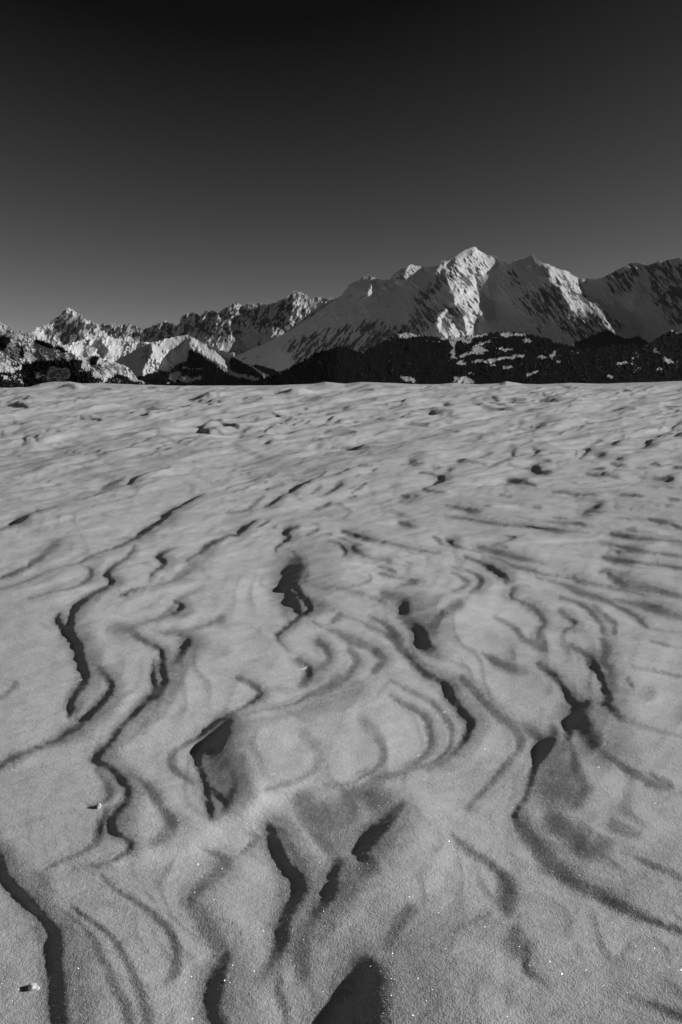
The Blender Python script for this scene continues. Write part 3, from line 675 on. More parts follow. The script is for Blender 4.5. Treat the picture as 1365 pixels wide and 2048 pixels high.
def slope_target(U, V, warp):
    shape = (len(V), len(U))
    WU, WV = warp
    K = np.zeros(shape); S = np.zeros(shape); B = np.zeros(shape)
    r = np.random.default_rng(5)
    for kind, P in SC:
        if kind == 'n':
            Q = []
            for i, p in enumerate(P):     # long scarps lying along the light stay low
                a, b = P[max(0, i - 1)], P[min(len(P) - 1, i + 1)]
                flat = abs(b[0] - a[0]) / (math.hypot(b[0] - a[0], b[1] - a[1]) + 1e-6)
                f = 1 - .38 * smoothstep(.8, 1.0, flat) * np.interp(p[0], [500, 900], [.0, 1])
                f *= np.interp(p[1], [766, 900, 1010], [1.2, 1.15, 1])
                Q.append((p[0], p[1], p[2], p[3] * f))
            P = Q
            if P[0][1] > 980 and max(p[3] for p in P) > .45 and len(P) > 3:
                for e in range(2):        # lower steps that follow the same wind line
                    off = r.uniform(2.2, 5.5) * (10 + .35 * max(p[2] for p in P)) * .42 * (1 if e else -1) * r.choice([.6, 1])
                    kk = r.uniform(.06, .2); i0 = r.integers(0, max(1, len(P) // 3)); ph = r.uniform(0, 6)
                    E = [(p[0] + off * (1 + .35 * math.sin(ph + i * .9)), p[1] + off * .12, 3 + r.uniform(2, 7), kk * (.5 + .5 * math.sin(ph + i * .7) ** 2)) for i, p in enumerate(P)][i0:]
                    draw_stroke(S, U, V, WU, WV, E, soft=0.8)
        if kind == '~': draw_stroke(S, U, V, WU, WV, P, soft=0.8)
        elif kind == '+': draw_stroke(B, U, V, WU, WV, P, soft=0.8)
        else:
            near_ = np.interp(P[0][1], [900, 1150], [0, 1])
            draw_stroke(K, U, V, WU, WV, [(p[0], p[1], p[2] * (1 + near_ * (.10 + np.interp(P[0][1], [1150, 1400], [.25, .65]) * (1 - smoothstep(.5, .9, p[3])))), p[3]) for p in P], soft=.5 + .2 * near_)
            w = max(p[2] for p in P); k = max(p[3] for p in P)
            if k > .5 and w > 4:          # the drift rises gently before it breaks off at the scarp
                far = np.interp(P[0][1], [800, 1100], [.5, 1])
                draw_stroke(S, U, V, WU, WV, [(p[0] + p[2] * .7, p[1], p[2] * 2.6, p[3] * .36 * far) for p in P], soft=0.85)
                draw_stroke(S, U, V, WU, WV, [(p[0], p[1], p[2] * 1.8, p[3] * .45 * far) for p in P], soft=0.85)
    tone = lambda A: np.where(A < 1, 1 - (1 - np.clip(A, 0, 1)) ** TONE, A)
    K = tone(K); S = tone(S)
    K = np.maximum(K, S) + 0.25 * np.minimum(K, S) * (1 - np.maximum(K, S))
    G = np.where(K > 0.9, K * (1 + (np.minimum(K, 1) - 0.9) * 10 * (SHADE_PUSH - 1)), K)
    G = np.where(K > 1, G + (K - 1) * 4.5, G)
    return G - B * (1 - np.clip(K * 2, 0, 1)), K

def ray_place(U, V, h):
    """points of the survey rays at height h, kept free of overhangs"""
    dy, dz = ray_yz(V)
    t0 = (EYE / -dz)[:, None]
    b = np.interp(V, [900, 1060], [0, 1])[:, None]
    tt = t0 * (1 - b) + (EYE - np.minimum(h, EYE * .6)) / -dz[:, None] * b
    step = np.interp(V, [766, 800, 1000, 2048], [.02, .005, .0008, .0002])[::-1, None] * np.gradient(V)[::-1, None] / 1.5
    step = step.cumsum(0)
    up = (np.maximum.accumulate(tt[::-1] - step, 0) + step)[::-1]
    up = tt * (1 - b) + up * b
    h = np.where(b > 0, h + (up - tt) * dz[:, None], h)
    return up * ((U - CU) / F)[None, :], up * dy[:, None], h

def solve_relief(U, V, G, mu, ell, h0=None, iters=100, e0=None):
    """least squares height field (in units of viewing distance) whose slope towards the sun is G*tan(elevation); h0 = current shape for the metric"""
    dy, dz = ray_yz(V)
    T = (EYE / -dz)[:, None]
    if h0 is None: h0 = np.zeros(G.shape)
    X, Y, _ = ray_place(U, V, h0)
    cu = lambda A: 0.5 * (A[1:, 1:] - A[1:, :-1] + A[:-1, 1:] - A[:-1, :-1])
    cv = lambda A: 0.5 * (A[1:, 1:] - A[:-1, 1:] + A[1:, :-1] - A[:-1, :-1])
    Xu, Xv, Yu, Yv = cu(X), cv(X), cu(Y), cv(Y)
    det = Xu * Yv - Xv * Yu
    X0, Y0, _ = ray_place(U, V, np.zeros(G.shape))
    d0 = cu(X0) * cv(Y0) - cv(X0) * cu(Y0)
    rel = np.clip(det / d0, .12, 3)
    det = rel * d0
    sA, cA = math.sin(SUN_AZ), math.cos(SUN_AZ)
    Gm = 0.25 * (G[1:, 1:] + G[1:, :-1] + G[:-1, 1:] + G[:-1, :-1]) * TAN_E
    area = np.diff(U)[None, :] * np.diff(V)[:, None] / 4.0
    W2 = area * np.minimum(rel, 1) ** 2
    a11, a12 = Yv / det, -Yu / det; a21, a22 = -Xv / det, Xu / det
    s1, s2 = a11 * sA + a21 * cA, a12 * sA + a22 * cA          # towards the sun
    q1, q2 = -a11 * cA + a21 * sA, -a12 * cA + a22 * sA
    def adj(hu, hv):
        o = np.zeros(G.shape); p, m = .5 * (hu + hv), .5 * (hu - hv)
        o[1:, 1:] += p; o[1:, :-1] -= m; o[:-1, 1:] += m; o[:-1, :-1] -= p
        return o * T
    lam = (1.0 / ell ** 2)[:, None] * np.gradient(U)[None, :] * np.gradient(V)[:, None] / 4.0 * np.ones(G.shape)
    def A(e):
        h = e * T; hu, hv = cu(h), cv(h)
        s = (s1 * hu + s2 * hv) * W2; q = (q1 * hu + q2 * hv) * W2 * mu
        return adj(s * s1 + q * q1, s * s2 + q * q2) + lam * e
    rhs = adj(Gm * W2 * s1, Gm * W2 * s2)
    c1 = .25 * W2 * (s1 ** 2 + s2 ** 2 + mu * (q1 ** 2 + q2 ** 2))
    d = np.zeros(G.shape)
    d[1:, 1:] += c1; d[1:, :-1] += c1; d[:-1, 1:] += c1; d[:-1, :-1] += c1
    d = d * T ** 2 + lam
    x = np.zeros(G.shape) if e0 is None else e0.copy()
    r = rhs - A(x); z = r / d; p = z.copy(); rz = (r * z).sum(); r0 = math.sqrt(rz)
    for i in range(iters):
        Ap = A(p); al = rz / (p * Ap).sum()
        x += al * p; r -= al * Ap; z = r / d; rz2 = (r * z).sum()
        p = z + (rz2 / rz) * p; rz = rz2
    return x, math.sqrt(rz) / max(r0, 1e-12)

def resample(A, U0, V0, U1, V1):
    iu = np.interp(U1, U0, np.arange(len(U0))); iv = np.interp(V1, V0, np.arange(len(V0)))
    X, Y = np.meshgrid(iu, iv)
    return bilin(A, X, Y)

SKY_EDGE = np.array([(-700, 782), (-200, 780), (0, 776), (50, 774), (80, 767), (110, 764), (140, 764), (165, 767), (200, 766), (260, 768), (340, 770), (440, 770),
    (560, 769.5), (630, 767), (652, 764.5), (690, 767), (720, 764.5), (780, 766), (840, 768), (880, 768), (905, 766), (960, 768), (1000, 766.5), (1012, 763.5), (1045, 767),
    (1080, 768), (1140, 766), (1200, 767), (1300, 765), (1365, 763), (1500, 762), (2100, 764)], float)

FLOW = [[(-260, 1000), (-260, 2100)],
    [(240, 1080), (222, 1140), (228, 1165), (160, 1215), (143, 1260), (160, 1300), (178, 1350), (140, 1430), (95, 1500), (40, 1640), (0, 1740), (100, 1850), (125, 1950), (125, 2100)],
    [(330, 1080), (300, 1150), (240, 1220), (215, 1300), (228, 1380), (170, 1460), (130, 1530), (120, 1620), (110, 1720), (170, 1850), (250, 1960), (280, 2100)],
    [(450, 1060), (400, 1110), (370, 1210), (330, 1300), (310, 1370), (230, 1450), (190, 1510), (250, 1590), (225, 1650), (265, 1690), (210, 1760), (330, 1850), (355, 1940), (320, 2100)],
    [(550, 1060), (530, 1120), (450, 1210), (380, 1290), (400, 1360), (340, 1450), (340, 1530), (350, 1640), (440, 1710), (385, 1790), (440, 1900), (420, 2100)],
    [(620, 1060), (600, 1130), (575, 1190), (620, 1220), (565, 1270), (660, 1310), (520, 1400), (400, 1480), (420, 1600), (540, 1650), (600, 1770), (560, 1900), (570, 2100)],
    [(740, 1060), (730, 1110), (800, 1180), (720, 1250), (770, 1320), (720, 1400), (640, 1480), (650, 1560), (740, 1620), (720, 1700), (650, 1830), (640, 2100)],
    [(880, 1060), (900, 1130), (940, 1160), (800, 1220), (850, 1300), (900, 1380), (945, 1450), (900, 1520), (830, 1600), (880, 1680), (760, 1900), (790, 2100)],
    [(1050, 1060), (1020, 1180), (920, 1260), (960, 1340), (1040, 1480), (960, 1600), (920, 1670), (1020, 1760), (1060, 1900), (1060, 2100)],
    [(1180, 1060), (1120, 1180), (1100, 1260), (1150, 1400), (1080, 1520), (1030, 1640), (1200, 1800), (1365, 1870), (1450, 2100)],
    [(1380, 1060), (1290, 1250), (1210, 1350), (1210, 1500), (1400, 1570), (1500, 1700), (1700, 2100)],
    [(2000, 1000), (2200, 2100)]]
SWELLS = [  # u, v, half width, half height, tilt, slope (+ away from the sun)
    (735, 1700, 110, 130, -20, .30), (600, 1640, 60, 60, 0, .15), (1090, 1560, 120, 130, 20, .28), (1180, 1700, 150, 70, 20, .22), (1060, 1340, 130, 60, 25, .20),
    (700, 1500, 150, 60, -8, -.20), (985, 1225, 60, 40, 10, -.22), (1230, 1930, 150, 60, -8, -.14), (660, 1125, 90, 20, 0, -.25), (540, 1600, 70, 30, -25, -.30),
    (900, 1740, 120, 60, -25, -.12), (330, 1700, 120, 40, -15, -.15), (1280, 1370, 70, 70, 0, -.12), (220, 1790, 90, 120, 25, .12), (950, 1830, 110, 60, -20, .14),
    (640, 1930, 80, 90, 10, .22), (450, 1490, 60, 70, 10, .25), (240, 1240, 60, 35, -10, -.15), (110, 1560, 110, 60, -15, -.08), (820, 1240, 80, 60, 45, .22),
    (620, 930, 220, 22, -4, .14), (250, 895, 240, 20, -10, .16), (900, 850, 160, 14, -14, .16), (1100, 805, 120, 8, -10, .14), (745, 878, 50, 9, -4, -.22),
    (120, 815, 160, 10, -3, -.15), (330, 790, 200, 8, -3, -.16), (985, 832, 70, 10, -8, -.20), (1150, 790, 90, 7, -8, -.12), (150, 870, 160, 14, -7, -.12),
    (1050, 1100, 150, 22, 3, -.12), (300, 1020, 200, 25, -12, -.10), (560, 1010, 130, 14, -6, -.12)]

def build_snow():
    U, V = snow_axes()
    shape = (len(V), len(U))
    # small ragged wander of the scarp edges
    wu = 1.5 * spectral(shape, 3, 14, .6, seed=1) + 0.3 * spectral(shape, 1.2, 5, .3, seed=2)
    wv = 1.2 * spectral(shape, 3, 14, .6, seed=3) + 0.3 * spectral(shape, 1.2, 5, .3, seed=4)
    sc = np.interp(V, [770, 900, 1200, 1700, 2048], [.15, .4, .8, 1.1, 1.5])[:, None]
    G, K = slope_target(U, V, (wu * sc, wv * sc))
    # wind-combed streaks and gentle ripples between the scarps
    far = np.interp(V, [766, 850, 1000, 1300], [1, .8, .3, .0])[:, None]
    st1 = spectral(shape, 2.2, 26, .9, math.radians(-19), 10, seed=11)
    st2 = spectral(shape, 1.2, 8, .6, math.radians(-26), 7, seed=12)
    st3 = spectral(shape, 2.5, 20, 1.0, math.radians(4), 8, seed=13)
    st4 = spectral(shape, 6, 60, 1.2, math.radians(-60), 2.2, seed=14)
    right = smoothstep(700, 1150, U)[None, :] * np.interp(V, [900, 1000, 1500], [0, 1, .5])[:, None]
    st = (st1 * .6 + st2 * .4) * (1 - right) + (st3 * .7 + st2 * .3) * right
    rid = np.clip(spectral(shape, 1.3, 10, .7, math.radians(-30), 4.2, seed=15) - .8, 0, 1.8)        # small far scarps
    rid *= (spectral(shape, 14, 80, 1, math.radians(-10), 3, seed=16) * .5 + .5).clip(0, 1.6)
    amp = np.interp(V, [766, 850, 950, 1100, 1400, 2048], [.46, .38, .22, .10, .07, .05])[:, None]
    G = G + st * amp + rid * far * .95 + st4 * np.interp(V, [766, 950, 1300, 2048], [.01, .03, .045, .05])[:, None]
    # drapery: faint lower strata that run with the scarps
    UU = np.repeat(U[None, :], len(V), 0); VV = np.repeat(V[:, None], len(U), 1)
    near = np.interp(V, [1000, 1250], [0, 1])[:, None]
    gv = np.array([np.interp(V, [q[1] for q in g], [q[0] for q in g]) for g in FLOW])
    for i in range(gv.shape[0]): gv[i] = blur(np.tile(gv[i], (3, 1)), 12)[1]
    for i in range(1, len(gv)): gv[i] = np.maximum(gv[i], gv[i - 1] + 14)
    phi = np.array([np.interp(U, gv[:, j], np.arange(len(gv)) + .0) for j in range(len(V))])
    phi = blur(phi, 5)
    n1 = spectral(shape, 50, 200, 1.3, math.radians(90), 1.3, seed=21); n2 = spectral(shape, 22, 70, 1.2, math.radians(95), 1.6, seed=22)
    ph = phi * 2.3 + .35 * n1 + .10 * n2
    fr = ph - np.floor(ph)
    msk = np.clip(spectral(shape, 20, 90, 1.2, math.radians(90), 1.5, seed=23) * .6 + .55, 0, 1.4)
    line = smoothstep(.45, .9, fr) * (1 - smoothstep(.9, 1.0, fr))
    G = G + near * msk * .34 * (1 - .7 * (1 - smoothstep(120, 330, U))[None, :]) * (line - .24) * (1 - np.clip(K, 0, 1))
    midr = np.interp(V, [790, 900, 1100, 1350], [.2, 1, 1, 0])[:, None]
    n3 = spectral(shape, 40, 160, 1.3, math.radians(-10), 1.6, seed=24); n4 = spectral(shape, 12, 40, 1.1, math.radians(-20), 2.5, seed=25)
    ph = (VV - 760 + .22 * UU * (1 - right * 1.5)) / (16 + (VV - 760) * .10) + .8 * n3 + .16 * n4
    fr = ph - np.floor(ph)
    line = smoothstep(.5, .88, fr) * (1 - smoothstep(.88, 1.0, fr))
    msk = np.clip(spectral(shape, 12, 70, 1.2, math.radians(-10), 2.5, seed=26) * .6 + .5, 0, 1.4)
    G = G + midr * msk * .26 * (line - .22) * (1 - np.clip(K, 0, 1))
    # broad swells
    for (u, v, ru, rv, rot, k) in SWELLS:
        c, s_ = math.cos(math.radians(rot)), math.sin(math.radians(rot))
        a_ = ((UU - u) * c + (VV - v) * s_) / ru; b_ = (-(UU - u) * s_ + (VV - v) * c) / rv
        G = G + k * np.exp(-(a_ * a_ + b_ * b_))
    G = G + np.interp(V, [766, 850, 1000, 1400, 1700, 2048], [-.20, -.18, -.14, -.12, -.08, -.03])[:, None]
    G = G * 1.13 * (1 - 2.4 * np.interp(V, [1150, 1450, 1750, 2048], TILT))[:, None]
    global GLAST
    GLAST = G
    ell = np.interp(V, [766, 800, 860, 1000, 1300, 2048], [.012, .035, .08, .13, .17, .2])
    mu = MU
    # coarse to fine
    U4, V4 = U[::4], V[::4]; U2, V2 = U[::2], V[::2]
    G4 = resample(blur(G, 1.6), U, V, U4, V4); G2 = resample(blur(G, .8), U, V, U2, V2)
    T4, T2, T1 = [(EYE / -ray_yz(v)[1])[:, None] for v in (V4, V2, V)]
    e4, q4 = solve_relief(U4, V4, G4, mu, ell[::4], None, 250)
    for k in range(6):          # the steps lean along the survey rays, so their true slope is found by repetition
        n4, q4 = solve_relief(U4, V4, G4, mu, ell[::4], e4 * T4, 90, e4)
        e4 = .4 * e4 + .6 * n4
    e2 = resample(e4, U4, V4, U2, V2)
    for k in range(3):
        n2, q2 = solve_relief(U2, V2, G2, mu, ell[::2], e2 * T2, 50, e2)
        e2 = .4 * e2 + .6 * n2
    e = resample(e2, U2, V2, U, V)
    for k in range(2):
        n_, q = solve_relief(U, V, G, mu, ell, e * T1, 28, e)
        e = .4 * e + .6 * n_
    print('relief residuals', q4, q2, q, 'range', e.min(), e.max())
    dy, dz = ray_yz(V)
    t = (EYE / -dz)[:, None]
    h = e * t
    # side and bottom margins settle
    # the near ground leans up to the right, towards the sun
    h = h + np.interp(V, [1150, 1450, 1750, 2048], TILT)[:, None] * t * ((U - CU) / F)[None, :].clip(-.8, .8)
    # far crest of the plateau
    sk = np.interp(U, SKY_EDGE[:, 0], SKY_EDGE[:, 1])[None, :]
    te = t[0, 0]
    w = np.exp(-((V - 766.5) / 5.0) ** 2)[:, None]
    h = h * (1 - .75 * w) + 1.3 * (766.5 - sk) / F * t * w
    X, Y, h = ray_place(U, V, h)
    # brow: beyond the crest the ground rolls over into the valley
    bx, by, bz = [], [], []
    for dd, dr in ((3, .15), (8, .9), (20, 4), (50, 20), (140, 95), (400, 330), (900, 700), (1500, 1050)):
        s = 1 + dd / Y[0].mean()
        bx.append(X[0] * s); by.append(Y[0] * s); bz.append(h[0] - dr)
    X = np.vstack([np.array(bx)[::-1], X]); Y = np.vstack([np.array(by)[::-1], Y]); Z = np.vstack([np.array(bz)[::-1], h])
    o = grid_mesh('snow_field', X, Y, Z, MAT_SNOW)
    o['kind'] = 'structure'; o['label'] = 'wind-carved snow plateau with curving dark steps filling the foreground'
    o['category'] = 'snow field'
    return U, V, h, X, Y, Z
# ---------------------------------------------------------------- mountains
# tile origins and scales of the survey: name -> (origin u, origin v, tile pixels per picture pixel)
MT = {'1': (0, 560, 2.967), '2': (340, 540, 2.967), '3': (640, 470, 2.967), '4': (960, 480, 3.37), '5': (0, 640, 4.55), '6': (0, 0, 1.0)}

def pts(s):
    t, *ps = s.split()
    ox, oy, k = MT[t]
    return [(ox + float(a) / k, oy + float(b) / k) for a, b in (p.split(',') for p in ps)]

def layer(name, sky, base_v, R, recede, lit, dark=(), rock=(), forest=(), clear=(), half=(), du=1.2, dv=1.0, mat=None, jag=(1.5, .5), rough=(.55, .35),
          steep=(1.0, .75), rock0=0.25, rock1=.56, forest0=0.0, ang=80, lam=500, mu=.5, seed=0, default=-1.0, label='', urange=(-160, 1540), noisemix=.35, rockn=.22, stretch=1.8, wob=1.6, ribs=(3.2, 1.4), ang2=None, split=0, fnoise=.16, speck=()):
    """a mountain face with real relief: depth = R*(1 + (recede*(height) + p)/F); p rises to the right on sunny faces and falls on shaded ones"""
    sky = sorted(sky); sx = [p[0] for p in sky]; sy = [p[1] for p in sky]
    u0, u1 = max(urange[0], sx[0]), min(urange[1], sx[-1])
    U = np.arange(u0, u1 + .1, du)
    top = min(sy) - 8
    Vg = np.arange(top, base_v + 2, 1.25); Ug = np.arange(u0 - 5, u1 + 6, 1.25)
    UU, VV = np.meshgrid(Ug, Vg)
    shp = UU.shape
    wu = wob * spectral(shp, 1.0, 16, 1.3, seed=seed + 1); wv = wob * spectral(shp, 1.0, 16, 1.3, seed=seed + 2)
    Uw, Vw = UU + wu, VV + wv
    G = np.full(shp, float(default))
    for p in half: G[poly_mask(pts(p), Uw, Vw)] = 0.0
    for p in lit: G[poly_mask(pts(p), Uw, Vw)] = 1.0
    for p in dark: G[poly_mask(pts(p), Uw, Vw)] = -1.0
    G = blur(G, .9)
    a = math.radians(ang)
    def field(lo, hi, be, st, sd):
        A_ = spectral(shp, lo, hi, be, a, st, sd)
        if ang2 is None: return (A_ + spectral(shp, lo, hi, be, a + .6, st, sd + 50)) * .72
        B_ = spectral(shp, lo, hi, be, math.radians(ang2), st, sd + 50)
        w = smoothstep(split - 90, split + 90, UU)
        return B_ * (1 - w) + A_ * w
    n1 = field(1.0, 8, .9, stretch, seed + 3); n0 = field(5, 34, 1.2, stretch, seed + 6)
    n = n0 * .8 + n1 * .25
    mixk = np.where(np.abs(G) < .5, 1.0, noisemix)
    # slope across the face needed for sun / shade
    off = (recede * SZ - SY) / SX
    g = np.where(G > 0, steep[0] * G, (steep[1] + off) * G) - off * (G <= 0) * (1 + G) * .5
    g = g + n * rough[0] * mixk * 1.0
    H2, W2 = shp[0] * 2, shp[1] * 2
    Gp = np.zeros((H2, W2)); 
    Gp[:shp[0], :shp[1]] = g; Gp[shp[0]:, :shp[1]] = g[::-1]
    Gp[:, shp[1]:] = -Gp[:, :shp[1]][:, ::-1]
    kx = 2 * math.pi * np.fft.fftfreq(W2)[None, :] / 1.25; ky = 2 * math.pi * np.fft.fftfreq(H2)[:, None] / 1.25
    P = np.real(np.fft.ifft2(-1j * kx * np.fft.fft2(Gp) / (kx ** 2 + mu * ky ** 2 + 1.0 / lam ** 2)))[:shp[0], :shp[1]]
    rib = -np.abs(field(.8, 24, 1.3, stretch * 1.5, seed + 5)) - .45 * np.abs(field(.5, 7, .8, stretch * 1.2, seed + 15))
    wl = blur(np.clip(G, 0, 1), 3)
    P += rib * (ribs[1] + (ribs[0] - ribs[1]) * wl) * np.clip(.9 + .6 * spectral(shp, 10, 60, 1, 0, 1, seed + 17), .15, 2)
    # rows of the mesh from the crest down
    jg = jag[0] * spectral((4, len(U)), 2.0, 22, .9, seed=seed + 7)[1] + jag[1] * spectral((4, len(U)), 1.0, 4, .3, seed=seed + 8)[1]
    crest = np.interp(U, sx, sy) + jg
    nr = max(12, int((base_v - top) / dv))
    T = np.linspace(0, 1, nr)[:, None]
    V = crest[None, :] + (base_v - crest[None, :]) * T
    Um = np.repeat(U[None, :], nr, 0)
    p = bilin(P, (Um - Ug[0]) / 1.25, (V - Vg[0]) / 1.25)
    depth = R * (1 + (recede * (base_v - V) + p) / F)
    dy, dz = ray_yz(V)
    s = depth / dy
    X = s * (Um - CU) / F; Y = depth; Z = EYE + s * dz
    def mask(polys, val, base, bl=1.2):
        M = np.full(shp, float(base))
        for q in polys: M[poly_mask(pts(q), Uw, Vw)] = val
        return blur(M, bl)
    RK = mask(rock, rock1, rock0, 5) + rockn * field(1.0, 14, 1.2, stretch * 1.3, seed + 9)
    FM = mask(forest, 1.0, forest0)
    for q in clear: FM[poly_mask(pts(q), UU + wu * 1.2, VV + wv * .7)] = .1
    FM = blur(FM, 1.0) + fnoise * (spectral(shp, 1.0, 7, .8, 0, 1, seed + 12) * .5 + spectral(shp, .6, 3, .3, 0, 1, seed + 13) * .5)
    for (x0, y0, x1, y1, th) in speck:
        sp = spectral(shp, .9, 5, .5, 0, 1, seed + 14) + .8 * spectral(shp, 8, 40, 1, 0, 2, seed + 16)
        FM = np.where((UU > x0) & (UU < x1) & (VV > y0) & (VV < y1) & (sp > th), np.minimum(FM, .15), FM)
    rk = bilin(RK, (Um - Ug[0]) / 1.25, (V - Vg[0]) / 1.25); fm = bilin(FM, (Um - Ug[0]) / 1.25, (V - Vg[0]) / 1.25)
    # far side of the mountain, falling away behind the crest
    bx, by, bz, br, bf = [], [], [], [], []
    px = R / F
    for k in (3, 9, 24, 60, 130):
        sc_ = (Y[0] + k * px * 1.1) / Y[0]
        bx.append(X[0] * sc_); by.append(Y[0] * sc_); bz.append(Z[0] * 1.0 - k * px * (.9 + .15 * np.sin(U * .13 + k)))
        br.append(rk[0]); bf.append(fm[0])
    X = np.vstack([np.array(bx)[::-1], X]); Y = np.vstack([np.array(by)[::-1], Y]); Z = np.vstack([np.array(bz)[::-1], Z])
    rk = np.vstack([np.array(br)[::-1], rk]); fm = np.vstack([np.array(bf)[::-1], fm])
    o = grid_mesh(name, X, Y, Z, mat, {'rock': rk, 'forest': fm}, smooth=True)
    o['kind'] = 'structure'; o['label'] = label; o['category'] = CATS.get(name, 'mountain')
    return dict(o=o, U=U, V=V, X=X[5:], Y=Y[5:], Z=Z[5:], fm=fm[5:], R=R, crest=crest)

CATS = {'rock_cliffs': 'cliff', 'forest_hills': 'hill'}

